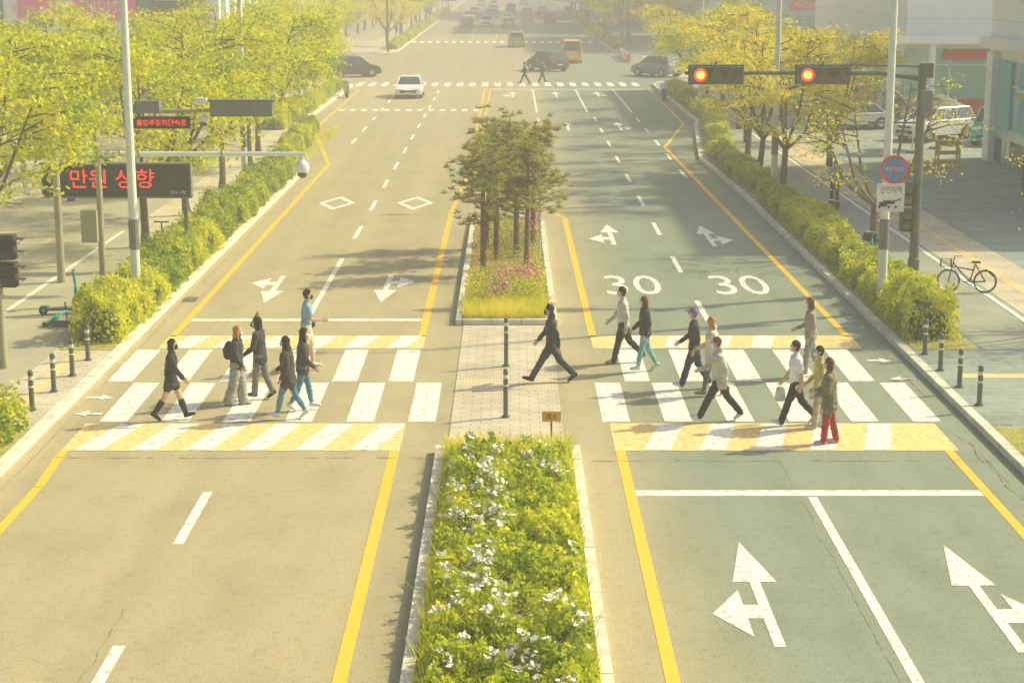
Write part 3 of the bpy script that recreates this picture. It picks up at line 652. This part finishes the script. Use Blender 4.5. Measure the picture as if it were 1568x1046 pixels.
def bicycle(x,y,rz,k='metalD'):
    mb=MB()
    for wx in(-.5,.5):
        mb.torus((wx,0,.32),(0,1,0),.3,.022,'rubber',28); mb.torus((wx,0,.32),(0,1,0),.275,.01,'chrome',28,4)
        for i in range(12):
            a=math.pi*i/6; mb.tube([(wx,0,.32),(wx+.27*math.cos(a),0,.32+.27*math.sin(a))],.0035,'chrome',3,False)
    P=dict(bb=(-.08,0,.3),seat=(-.22,0,.8),head=(.38,0,.82),r=(-.5,0,.32),f=(.5,0,.32))
    for a,b_ in (('bb','seat'),('bb','head'),('r','bb'),('r','seat')): mb.tube([P[a],P[b_]],.02,k,8)
    mb.tube([(-.2,0,.62),(.37,0,.72)],.02,k,8); mb.tube([(.5,0,.32),(.38,0,.82),(.34,0,1.0)],.017,k,8)
    mb.tube([(.2,-.27,1.02),(.34,-.1,1.02),(.34,.1,1.02),(.2,.27,1.02)],.013,'chrome',6); mb.box((-.24,0,.85),(.26,.14,.06),'black',taper=.8)
    for i in range(5): mb.box((.58,0,.72+.05*i),(.28,.34-.0*i,.008),'black')
    for sx in(.44,.72): mb.box((sx,0,.82),(.01,.34,.24),'black')
    mb.torus((-.08,.06,.3),(0,1,0),.08,.01,'black',16,4); mb.tube([(-.5,0,.66),(-.75,0,.45)],.02,'black',6)
    for a in(0,1): mb.box((-.08+(.14 if a else -.14),.1*(1 if a else -1),.3),(.1,.06,.02),'black')
    o=mb.obj('bicycle',(x,y,.14),rz); o.rotation_euler=(RD(8),0,rz)
bicycle(12.7,48.3,RD(172)); bicycle(11.0,60,RD(80)); bicycle(10.9,52.6,RD(95),'tealp')
bar=MB()
for s in(-.5,.5):
    for t in(-.35,.35): bar.tube([(s,t,0),(s*.9,t*.4,1.25)],.05,'orange',6)
for z in(.35,.75,1.15): bar.box((0,-.2*(1.3-z),z),(1.1,.05,.18),'orange')
bar.box((0,0,1.27),(.95,.4,.06),'orange'); bar.obj('orange_barricade',(19.6,79,.13))
rb=MB()
for i in range(7): rb.box((11.4,172+2*i,.5),(.45,1.8,.75),'redp' if i%2==0 else 'wht',taper=.5)
rb.obj('plastic_road_barrier')
bp=MB(); bp.tube([(0,0,0),(0,0,2.2)],.09,'blue',10); bp.box((0,0,2.3),(.3,.3,.25),'blue'); bp.obj('emergency_post',(12.0,84,.13))
def farsignal(x,y,L,z=5.6,s=-1):
    mb=MB(); mb.tube([(0,0,0),(0,0,z+.4)],[.13,.1],'metalD',10); mb.tube([(0,0,z),(s*L,0,z+.1)],[.08,.05],'metalD',8)
    sighead(mb,s*L+.4*(-s),-.1,z+.05); sighead(mb,s*(L-4),-.1,z+.05); mb.obj('traffic_signal',(x,y,.13))
farsignal(12,190,7); farsignal(12,228,8); farsignal(-13,190,7,5.6,1)
# ------------------------------------------------------------------ vehicles
CP={}
def paint(n,c): CP[n]=mat('car_paint_'+n,c,tuple(q*.93 for q in c),rough=.25,spec=.6,scale=1); return CP[n]
paint('white',(.86,.87,.80)); paint('dark',(.05,.07,.065)); paint('blue',(.20,.30,.32)); paint('tan',(.44,.42,.28)); paint('yellow',(.97,.52,.02)); paint('silver',(.55,.58,.52)); paint('teal',(.12,.45,.40))
M['tail']=mat('tail_lamp',(.8,.04,.02),rough=.2); M['head']=mat('head_lamp',(.85,.85,.75),rough=.1)
def car(x,y,rz,col,kind='sedan',name=None,z=0):
    mb=MB(); c=CP[col]
    if kind=='sedan': L,W,H,hood,belt=4.7,1.85,1.46,.82,.95; cab=(-1.75,1.15,-1.15,.35)
    elif kind=='suv': L,W,H,hood,belt=4.6,1.88,1.72,1.02,1.1; cab=(-2.15,1.2,-1.85,.5)
    elif kind=='van': L,W,H,hood,belt=4.9,1.95,2.15,1.15,1.2; cab=(-2.35,1.9,-2.2,1.2)
    else: L,W,H,hood,belt=4.9,1.8,1.9,1.1,1.2; cab=(.2,1.9,.3,1.4)
    h=L/2; tb=belt-.02 if kind!='sedan' else .98
    if kind=='pickup': tb=.85
    prof=[(-h+.1,.28),(-h,.5),(-h+.02,.75),(-h+.12,tb),(cab[0],tb+.02),(cab[0]+.15,belt),(cab[1]-.1,belt),(cab[1]+.15,belt-.03),(h-.45,hood-.04),(h-.1,hood-.2),(h,.55),(h-.05,.28)]
    st=[(-W/2,.90),(-W/2+.05,.985),(-W/2+.18,1.0),(W/2-.18,1.0),(W/2-.05,.985),(W/2,.90)]
    vs=[];n=len(prof)
    for yy,s in st:
        for px_,pz in prof: vs.append((px_*(1-(1-s)*.3),yy,.55+(pz-.55)*s))
    fs=[]
    for i in range(len(st)-1):
        for j in range(n): k=(j+1)%n; fs.append((i*n+j,i*n+k,(i+1)*n+k,(i+1)*n+j))
    fs.append(tuple(range(n))[::-1]); fs.append(tuple(range((len(st)-1)*n,len(st)*n)))
    mb.add(vs,fs,c)
    wb_,wt=W*.46,W*.37
    B=[(cab[0],-wb_,belt-.02),(cab[1],-wb_,belt-.02),(cab[1],wb_,belt-.02),(cab[0],wb_,belt-.02)]; T=[(cab[2],-wt,H-.05),(cab[3],-wt,H-.05),(cab[3],wt,H-.05),(cab[2],wt,H-.05)]
    mb.add(B+T,[(0,1,5,4),(1,2,6,5),(2,3,7,6),(3,0,4,7)],'glass')
    mb.box(((cab[2]+cab[3])/2,0,H-.03),(cab[3]-cab[2]+.06,2*wt+.05,.07),c,taper=.93)
    for i in range(4): mb.tube([B[i],T[i]],.04,c,6)
    for s in (-1,1):
        for t in (.42,.72) if kind!='pickup' else (.9,):
            xb=cab[0]+(cab[1]-cab[0])*t; xt=cab[2]+(cab[3]-cab[2])*t; mb.tube([(xb,s*wb_,belt),(xt,s*wt,H-.05)],.03,c,5)
        mb.box((cab[1]-.25,s*(W/2+.06),belt+.08),(.12,.2,.13),c)
        mb.box((h-.12,s*(W/2-.32),hood-.22),(.16,.42,.14),'head'); mb.box((-h+.06,s*(W/2-.28),tb-.2),(.12,.4,.16),'tail')
    r_=.33 if kind in('sedan','pickup') else .36
    for wx in(-h+.9,h-.9):
        for s in(-1,1):
            mb.tube([(wx,s*(W/2-.2),r_),(wx,s*(W/2+.004),r_)],r_+.05,'black',20); mb.tube([(wx,s*(W/2-.2),r_),(wx,s*(W/2+.02),r_)],r_,'rubber',20); mb.tube([(wx,s*(W/2),r_),(wx,s*(W/2+.03),r_)],r_*.6,'chrome',12)
    mb.box((h-.02,0,.5),(.06,W*.6,.16),'black'); mb.box((h-.0,0,hood-.27),(.05,W*.42,.1),'black'); mb.box((h+.02,0,.42),(.03,.5,.11),'wht'); mb.box((-h-.0,0,.62),(.04,.5,.12),'wht'); mb.box((0,0,.3),(L*.9,W*.9,.15),'black')
    if kind=='pickup': mb.box((-1.2,0,1.05),(2.2,W*.95,.5),c)
    mb.obj(name or {'sedan':'car','suv':'suv','van':'van','pickup':'pickup_truck'}[kind],(x,y,z),rz,bevel=.03)
car(-7.1,126,RD(-90),'white'); car(-13.2,149,RD(25),'dark','suv'); car(12.4,150,RD(130),'blue','suv'); car(3.3,158,RD(118),'dark','suv'); car(5.9,172,RD(90),'yellow','van'); car(.75,206,RD(90),'tan','suv')
car(-6.5,268,RD(-90),'dark'); car(-3.6,276,RD(-90),'white','suv'); car(-.2,271,RD(90),'silver'); car(6.4,287,RD(90),'dark','suv'); car(-3.7,330,RD(-90),'silver'); car(-6.8,345,RD(-90),'white'); car(3.2,340,RD(90),'dark'); car(-3.5,400,RD(-90),'white','suv'); car(-.5,300,RD(90),'white'); car(-6.8,420,RD(-90),'silver'); car(3.4,430,RD(90),'silver')
car(-3.9,300,RD(-90),'dark'); car(-7.0,305,RD(-90),'silver','suv'); car(.2,365,RD(90),'dark','suv'); car(6.3,355,RD(90),'white'); car(-3.5,365,RD(-90),'white'); car(3.0,300,RD(90),'tan','suv')
car(22.3,93,RD(215),'white','suv',z=.14); car(25.2,91,RD(240),'teal','pickup',z=.14); car(19.0,99,RD(200),'silver','sedan',z=.14)
def moped(x,y,rz):
    mb=MB()
    for wx in(-.6,.6): mb.torus((wx,0,.26),(0,1,0),.2,.06,'rubber',18); mb.tube([(wx,-.04,.26),(wx,.04,.26)],.1,'chrome',10)
    mb.box((-.35,0,.6),(.8,.34,.35),'black',taper=.8); mb.box((-.3,0,.82),(.75,.3,.1),'black',taper=.9); mb.box((.05,0,.32),(.7,.3,.1),'grey'); mb.box((.45,0,.65),(.1,.42,.65),'wht',taper=.8); mb.tube([(.6,0,.3),(.42,0,1.05)],.04,'black',8); mb.tube([(.36,-.32,1.08),(.36,.32,1.08)],.02,'black',6); mb.box((-.75,0,1.05),(.4,.4,.36),'wht')
    mb.obj('motor_scooter',(x,y,0),rz)
moped(-11.5,125,RD(-80)); moped(10.6,122,RD(80))
# ------------------------------------------------------------------ people
SK=mat('skin',(.70,.45,.29),(.62,.38,.24),rough=.6,scale=12)
cl={}
def cloth(c,k=None):
    key=tuple(c)
    if key not in cl: cl[key]=mat('cloth_%d'%len(cl),c,tuple(q*.7 for q in c),rough=.9,scale=6,bump=.8,bscale=11)
    return cl[key]
BLK=(.028,.034,.03); NAVY=(.035,.055,.08); WH=(.9,.9,.83); JEAN=(.11,.28,.37); LJ=(.24,.50,.48)
HB=(.025,.02,.013); HO=(.60,.26,.06); HBR=(.16,.08,.035)
def person(x,y,face,H=1.68,legs=(24,4,-14,20),arms=((-18,12,8),(20,22,8)),top=BLK,bot=BLK,shoe=BLK,hair=HB,hem=.5,style='pants',hl=0,mask=WH,bag=None,fem=True,lean=2,z0=0.0,cap=None,sleeve=1,headyaw=0,bulk=1.0,collar=None,name='pedestrian'):
    prim=[]; bulk*=1.12; K=1.13
    V3=lambda a,b,c: np.array([a,b,c],float)*H
    def add(pts,rad,tag): prim.append(([np.array(p,float) for p in pts],[(r_,r_) if not hasattr(r_,'__len__') else r_ for r_ in rad],tag))
    sh=.100 if fem else .114; ln=RD(lean)
    up=np.array([math.sin(ln),0,math.cos(ln)])
    P=V3(0,0,.53)
    T=lambda h,f=0,s=0: P+up*(h*H)+np.array([f*math.cos(ln),s,0])*H
    B=bulk
    hz=hem-.53
    flare=1.16 if hem<.46 else 1.04
    add([T(hz,0),T(max(hz+.03,0.0),0),T(.10),T(.20,.004),T(.265,.0),T(.300,-.004),T(.318,-.004)],[(.066*H*B*flare,.090*H*B*flare),(.066*H*B,.088*H*B),(.060*H*B,.079*H*B),(.065*H*B,.090*H*B),(.056*H*B,sh*H*.98),(.042*H,.064*H),(.034*H,.038*H)],'top')
    if collar: add([T(.305,-.012),T(.345,-.016)],[(.046*H,.052*H),(.048*H,.052*H)],'top')
    add([T(-.03),T(.03)],[(.064*H,.088*H),(.060*H,.08*H)],'bot')
    hc=T(.405,.012); 
    add([T(.29,-.004),T(.36,.004)],[.034*H,.031*H],'skin')
    cy,sy=math.cos(RD(headyaw)),math.sin(RD(headyaw)); f=np.array([cy,sy,0]); lt=np.array([-sy,cy,0]); U=np.array([0,0,1.])
    hp=lambda a,b,c: hc+(f*a+lt*b+U*c)*H*1.06
    add([hp(.006,0,-.045),hp(.004,0,-.02),hp(0,0,.012),hp(-.004,0,.035)],[(.036*H,.030*H),(.048*H,.042*H),(.053*H,.046*H),(.043*H,.038*H)],'skin')
    add([hp(.048,0,-.002),hp(.058,0,-.014)],[.006*H,.008*H],'skin')
    for s in(-1,1): add([hp(0,s*.044,.004),hp(0,s*.046,-.012)],[.008*H,.006*H],'skin')
    if mask: add([hp(.044,0,-.016),hp(.038,0,-.045)],[(.023*H,.036*H),(.021*H,.029*H)],'mask'); 
    hk='cap' if cap else 'hair'
    add([hp(-.014,0,-.012),hp(-.010,0,.02),hp(-.002,0,.044)],[(.049*H,.049*H),(.057*H,.053*H),(.047*H,.045*H)],hk)
    if cap: add([hp(.04,0,.034),hp(.085,0,.026)],[(.012*H,.035*H),(.008*H,.026*H)],'cap')
    if hl>0:
        add([hp(-.018,0,.0),hp(-.03,0,-.05),hp(-.038,0,-.05-hl*.5),hp(-.035,0,-.05-hl)],[(.038*H,.051*H),(.034*H,.056*H),(.028*H,.053*H),(.016*H,.038*H)],'hair')
        for s in(-1,1): add([hp(.004,s*.04,.01),hp(.008,s*.046,-.05),hp(.012,s*.048,-.05-hl*.7)],[.015*H,.014*H,.010*H],'hair')
    feet=[]
    for s,(a,kn) in ((1,legs[:2]),(-1,legs[2:])):
        a1=RD(a); a2=RD(a-kn); hpnt=P+np.array([0,s*.048*H,-.01*H]); 
        kp=hpnt+np.array([math.sin(a1),0,-math.cos(a1)])*.245*H; an=kp+np.array([math.sin(a2),0,-math.cos(a2)])*.235*H
        k_=H*K
        if style=='pants': add([hpnt,hpnt*.5+kp*.5,kp,kp*.5+an*.5,an+(an-kp)*.04],[.058*k_,.050*k_,.039*k_,.037*k_,.034*k_],'bot')
        elif style=='wide': add([hpnt,kp,an+(an-kp)*.08],[.06*k_,.055*k_,.058*k_],'bot')
        elif style=='slim': add([hpnt,hpnt*.5+kp*.5,kp,kp*.6+an*.4,an],[.057*k_,.046*k_,.033*k_,.033*k_,.023*k_],'bot')
        elif style=='shorts': add([hpnt,hpnt*.05+kp*.95],[.06*k_,.055*k_],'bot'); add([kp+(hpnt-kp)*.25,kp,kp*.6+an*.4,an],[.034*k_,.031*k_,.033*k_,.019*k_],'skin')
        elif style=='skirt': add([hpnt,hpnt*.5+kp*.5],[.056*k_,.052*k_],'bot'); add([hpnt*.6+kp*.4,kp,kp*.65+an*.35],[.042*k_,.032*k_,.032*k_],'skin'); add([kp*.72+an*.28,kp*.5+an*.5,an],[.037*k_,.036*k_,.027*k_],'shoe')
        sa=a-kn; ph=RD(16) if sa>12 else (RD(-38) if sa<-18 else 0)
        fd=np.array([math.cos(ph),0,math.sin(ph)]); dn=np.array([math.sin(ph),0,-math.cos(ph)])
        heel=an-fd*.022*H+dn*.024*H; mid=an+fd*.05*H+dn*.026*H; toe=an+fd*.105*H+dn*.03*H
        add([heel,mid,toe],[(.028*H,.026*H),(.026*H,.031*H),(.017*H,.027*H)],'shoe'); add([an,heel*.6+mid*.4],[.029*H,.027*H],'shoe')
        feet+= [heel[2]-.026*H,toe[2]-.019*H,mid[2]-.024*H]
    hands=[]
    for s,(sw_,el,out) in ((1,arms[0]),(-1,arms[1])):
        S=T(.272,0,s*(sh-.004)); a1=RD(sw_); o_=math.sin(RD(out))
        d1=np.array([math.sin(a1),s*o_,-math.cos(a1)]); d1/=np.linalg.norm(d1); E=S+d1*.17*H
        a2=RD(sw_+el); d2=np.array([math.sin(a2),s*o_*(.2 if el<60 else -1.2),-math.cos(a2)]); d2/=np.linalg.norm(d2); W_=E+d2*.145*H
        if sleeve>=1: add([S,S*.5+E*.5,E,E*.5+W_*.5,W_-d2*.01*H],[.038*H*B,.036*H*B,.032*H*B,.029*H*B,.025*H*B],'top')
        else: add([S,S*.3+E*.7],[.038*H*B,.037*H*B],'top'); add([S*.5+E*.5,E,W_],[.027*H,.024*H,.017*H],'skin')
        add([W_-d2*.015*H,W_+d2*.02*H,W_+d2*.05*H],[(.015*H,.014*H),(.022*H,.013*H),(.022*H,.011*H)],'skin')
        hands.append((W_+d2*.05*H,d2,s))
    if bag=='backpack': add([T(.08,-.11),T(.17,-.115),T(.25,-.10)],[(.055*H,.078*H),(.062*H,.085*H),(.04*H,.065*H)],'bag')
    if bag=='tote':
        h0=hands[1][0]; add([h0-np.array([0,0,.05*H]),h0-np.array([0,0,.2*H])],[(.05*H,.02*H),(.075*H,.03*H)],'bag')
    if bag=='shoulder': 
        add([T(-.0,-.03,-.125),T(.08,-.03,-.125)],[(.075*H,.03*H),(.065*H,.025*H)],'bag'); add([T(.08,-.02,-.12),T(.29,0,-.07)],[.007*H,.007*H],'bag')
    if bag=='waist': add([T(.02,.08,-.02),T(.05,.08,.04)],[(.03*H,.04*H),(.03*H,.04*H)],'bag')
    vs=[];fs=[];N=12; frames=[]
    for pts,rad,tag in prim:
        o=len(vs); d=pts[-1]-pts[0]; t=d/np.linalg.norm(d); ref=np.array([1.,0,0]) if abs(t[0])<.8 else np.array([0,0,1.])
        u=ref-t*ref.dot(t); u/=np.linalg.norm(u); w=np.cross(t,u); frames.append((u,w))
        rings=[]
        mn0=min(rad[0])*.7; mn1=min(rad[-1])*.7
        rings.append((pts[0]-t*mn0*.75,[q*.62 for q in rad[0]])); rings+=list(zip(pts,rad)); rings.append((pts[-1]+t*mn1*.75,[q*.62 for q in rad[-1]]))
        for p,(ru,rw) in rings:
            for q in range(N): an=2*math.pi*q/N; vs.append(p+u*ru*math.cos(an)+w*rw*math.sin(an))
        R_=len(rings)
        for j in range(R_-1):
            for q in range(N): q2=(q+1)%N; fs.append((o+j*N+q,o+j*N+q2,o+(j+1)*N+q2,o+(j+1)*N+q))
        vs.append(pts[0]-t*mn0); c0=len(vs)-1; vs.append(pts[-1]+t*mn1); c1=len(vs)-1
        for q in range(N): q2=(q+1)%N; fs.append((c0,o+q2,o+q)); e=o+(R_-1)*N; fs.append((c1,e+q,e+q2))
    me=bpy.data.meshes.new('raw'); me.from_pydata([tuple(v) for v in vs],[],fs); ob=bpy.data.objects.new('raw',me); scene.collection.objects.link(ob)
    rm=ob.modifiers.new('r','REMESH'); rm.mode='VOXEL'; rm.voxel_size=.0115
    smd=ob.modifiers.new('s','SMOOTH'); smd.factor=.5; smd.iterations=2
    dg=bpy.context.evaluated_depsgraph_get(); nm=bpy.data.meshes.new_from_object(ob.evaluated_get(dg)); bpy.data.objects.remove(ob)
    nV=len(nm.vertices); co=np.empty(nV*3); nm.vertices.foreach_get('co',co); co=co.reshape(-1,3)
    fl=[tuple(p.vertices) for p in nm.polygons]; ce=np.array([co[list(f_)].mean(0) for f_ in fl])
    best=np.full(len(ce),9e9); bt=np.zeros(len(ce),int); tags=['skin','top','bot','shoe','hair','mask','cap','bag']
    for (pts,rad,tag),(u,w) in zip(prim,frames):
        for i in range(len(pts)-1):
            d=pts[i+1]-pts[i]; L=np.linalg.norm(d); 
            if L<1e-6: continue
            t=d/L; q=ce-pts[i]; tt=np.clip((q@t)/L,0,1); c=q-tt[:,None]*d
            ru=rad[i][0]+(rad[i+1][0]-rad[i][0])*tt; rw=rad[i][1]+(rad[i+1][1]-rad[i][1])*tt; mn=np.minimum(ru,rw)
            ds=(np.sqrt(((c@u)/ru)**2+((c@w)/rw)**2+((c@t)/mn)**2)-1)*mn
            b_=ds<best; best[b_]=ds[b_]; bt[b_]=tags.index(tag)
    vt=np.zeros(nV,int)
    for f_,t_ in zip(fl,bt): 
        for q in f_: vt[q]=t_
    for i in np.where((vt==1)|(vt==2))[0]:
        p=co[i]; k_=noise.noise(Vector((p[0]*9+x,p[1]*9,p[2]*17)))*.014
        co[i]=p+np.array(nm.vertices[int(i)].normal)*k_
    mb=MB(); mats=[SK,cloth(top),cloth(bot),cloth(shoe),cloth(hair),cloth(mask or WH),cloth(cap or BLK),cloth((.85,.85,.76) if bag in('tote','shoulder') else BLK)]
    mb.mats=mats[:]; mb.v=[tuple(c) for c in co]; mb.f=fl; mb.m=bt.tolist()
    for hpos,d2,s in hands:
        side=np.cross(d2,np.array([0,1.,0])); side/=max(1e-6,np.linalg.norm(side)); inn=np.array([0,-s,0.])
        for i,(off,ln_) in enumerate(((-.017,.036),(-.006,.044),(.006,.046),(.017,.041))):
            b0=hpos+side*off*H-d2*.008*H; b1=b0+d2*ln_*.5*H; b2=b1+(d2*.8+inn*.5)*ln_*.5*H; mb.tube([b0,b1,b2],[.0052*H,.0048*H,.0038*H],SK,6)
        b0=hpos-d2*.04*H+side*.015*H; mb.tube([b0,b0+(d2*.6+side*.7)*.022*H,b0+(d2*.95+side*.8)*.036*H],[.0065*H,.006*H,.0045*H],SK,6)
    for s in(-1,1): mb.ball(hp(.0485,s*.017,.006),(.006*H,.006*H,.0045*H),'black',6,4); mb.tube([hp(.048,s*.010,.016),hp(.047,s*.027,.016)],.0022*H,cloth(hair),4)
    if not mask: mb.tube([hp(.05,-.012,-.03),hp(.05,.012,-.03)],.003*H,'redp',5)
    dz=-min(feet)
    return mb.obj(name,(x,y,z0+dz),RD(face),smooth=True)
R0,L0=0,180
person(-6.85,34.7,R0,1.66,(20,2,-18,16),((-25,15,8),(22,20,6)),(.04,.045,.04),BLK,BLK,HB,.43,'skirt',.02,mask=BLK,lean=3)
person(-5.72,36.0,R0-8,1.68,(8,2,-8,10),((-8,20,8),(5,30,6)),(.06,.07,.065),(.42,.42,.34),(.7,.7,.6),HO,.49,'wide',.17,bag='backpack',mask=WH,bulk=1.1)
person(-5.30,36.5,165,1.70,(10,4,-10,12),((10,40,8),(118,95,20)),(.06,.07,.075),(.24,.24,.2),BLK,HB,.46,'pants',.02,mask=WH,bulk=1.1)
person(-4.62,39.2,R0+10,1.80,(12,6,-10,14),((-12,30,8),(15,70,6)),(.26,.46,.54),(.80,.66,.40),(.8,.8,.7),HB,.5,'shorts',0,mask=BLK,fem=False,bag='waist',sleeve=.5)
person(-4.50,34.8,R0+180-8,1.68,(18,4,-16,16),((-10,40,8),(10,50,6)),(.07,.06,.05),JEAN,(.8,.85,.8),HB,.44,'slim',.14,mask=WH,bulk=1.22,collar=True)
person(-4.28,35.5,R0+5,1.68,(14,4,-12,14),((-10,20,8),(10,35,6)),(.09,.08,.06),JEAN,(.8,.8,.74),HB,.47,'slim',.12,mask=WH,bulk=1.12)
person(.92,38.0,L0,1.80,(32,3,-25,20),((-24,14,8),(20,20,8)),(.045,.05,.045),(.045,.055,.05),BLK,HB,.48,'pants',0,mask=BLK,fem=False,lean=3,collar=True)
person(2.62,40.0,L0,1.80,(16,4,-20,26),((-16,20,8),(16,30,8)),(.68,.68,.58),BLK,(.35,.35,.32),HB,.51,'pants',0,mask=WH,fem=False,bulk=1.04)
person(3.06,39.1,L0+6,1.68,(14,4,-12,16),((-12,30,8),(8,40,6)),(.05,.05,.05),LJ,(.7,.7,.64),HBR,.49,'slim',.16,mask=WH,bulk=1.12)
person(4.0,37.4,L0,1.76,(20,4,-14,20),((-12,30,8),(14,40,6)),(.06,.065,.08),NAVY,(.85,.85,.8),HB,.49,'pants',0,mask=WH,fem=False,cap=(.26,.14,.36))
person(4.32,36.8,L0-5,1.68,(14,4,-14,18),((-12,30,8),(12,50,6)),(.76,.70,.50),(.13,.11,.08),(.35,.22,.15),HO,.45,'slim',.08,mask=WH,bulk=1.2,collar=True)
person(4.22,34.6,L0,1.76,(29,4,-24,16),((-22,20,8),(14,60,8)),(.58,.60,.50),BLK,(.88,.88,.83),HBR,.47,'pants',0,mask=WH,fem=False,bulk=1.2,lean=5,collar=True)
person(6.72,38.6,L0,1.72,(10,4,-10,14),((-8,30,8),(8,60,6)),(.42,.34,.26),(.38,.38,.32),(.7,.7,.62),HBR,.47,'pants',.03,mask=WH,bag='shoulder',bulk=1.05)
person(5.72,34.3,L0,1.74,(22,4,-18,24),((-16,20,8),(14,20,8)),(.92,.93,.9),BLK,(.85,.85,.8),HB,.48,'pants',0,mask=WH,bag='tote',sleeve=.5,bulk=1.12)
person(6.14,32.9,L0-12,1.68,(7,2,-7,8),((5,60,8),(5,70,6)),(.26,.23,.14),(.50,.05,.06),(.8,.7,.62),HBR,.43,'pants',.01,mask=WH,bulk=1.22)
person(6.16,34.1,L0+5,1.66,(10,4,-8,10),((5,30,8),(5,40,6)),(.60,.50,.18),(.5,.44,.3),(.75,.75,.65),HB,.46,'pants',0,mask=WH)
person(1.15,139,L0,1.74,(27,4,-20,16),((-20,20,8),(20,20,8)),BLK,NAVY,BLK,HB,.5,'pants',0,fem=False)
person(2.55,141,R0+20,1.74,(20,4,-16,16),((-20,20,8),(20,20,8)),(.1,.14,.16),NAVY,BLK,HB,.5,'pants',0,fem=False)
person(12.2,66,L0+90,1.7,(14,4,-12,14),((-10,20,8),(10,20,8)),(.2,.3,.4),BLK,BLK,HB,.5,'pants',0,fem=False,z0=.14)
# ------------------------------------------------------------------ atmosphere: low layer of thin bright haze
hz=MB(); hz.box((0,460,6.9),(1000,1020,14.2),'wht')
hm=bpy.data.materials.new('haze'); hm.use_nodes=True; nn=hm.node_tree.nodes; nn.clear(); ou=nn.new('ShaderNodeOutputMaterial'); vs_=nn.new('ShaderNodeVolumeScatter')
vs_.inputs['Color'].default_value=(1,.98,.82,1); vs_.inputs['Density'].default_value=.0033; hm.node_tree.links.new(vs_.outputs[0],ou.inputs['Volume'])
ho=hz.obj('haze'); ho.data.materials.clear(); ho.data.materials.append(hm)
# ------------------------------------------------------------------ light, sky, camera
SE=RD(38); sdir=Vector((.93,.36,0)).normalized(); sd=Vector((sdir.x*math.cos(SE),sdir.y*math.cos(SE),math.sin(SE)))
sl=bpy.data.lights.new('sun','SUN'); sl.energy=5; sl.angle=RD(1.2); sl.color=(1,.89,.56); so=bpy.data.objects.new('sun',sl); scene.collection.objects.link(so)
so.rotation_euler=sd.to_track_quat('Z','Y').to_euler(); so.location=(30,0,40)
w=bpy.data.worlds.new('World'); scene.world=w; w.use_nodes=True; nt=w.node_tree; bg=nt.nodes['Background']; sk=nt.nodes.new('ShaderNodeTexSky'); sk.sky_type='NISHITA'; sk.sun_disc=False
sk.sun_elevation=SE; sk.sun_rotation=math.atan2(sdir.x,sdir.y); sk.dust_density=5; sk.air_density=1.0; nt.links.new(sk.outputs[0],bg.inputs[0]); bg.inputs[1].default_value=.15
cd=bpy.data.cameras.new('camera'); co_=bpy.data.objects.new('camera',cd); scene.collection.objects.link(co_); cd.sensor_width=36; cd.lens=62.0; cd.clip_end=3000
co_.location=(0,0,9); co_.rotation_euler=(RD(90-11.98),0,-.0011); scene.camera=co_
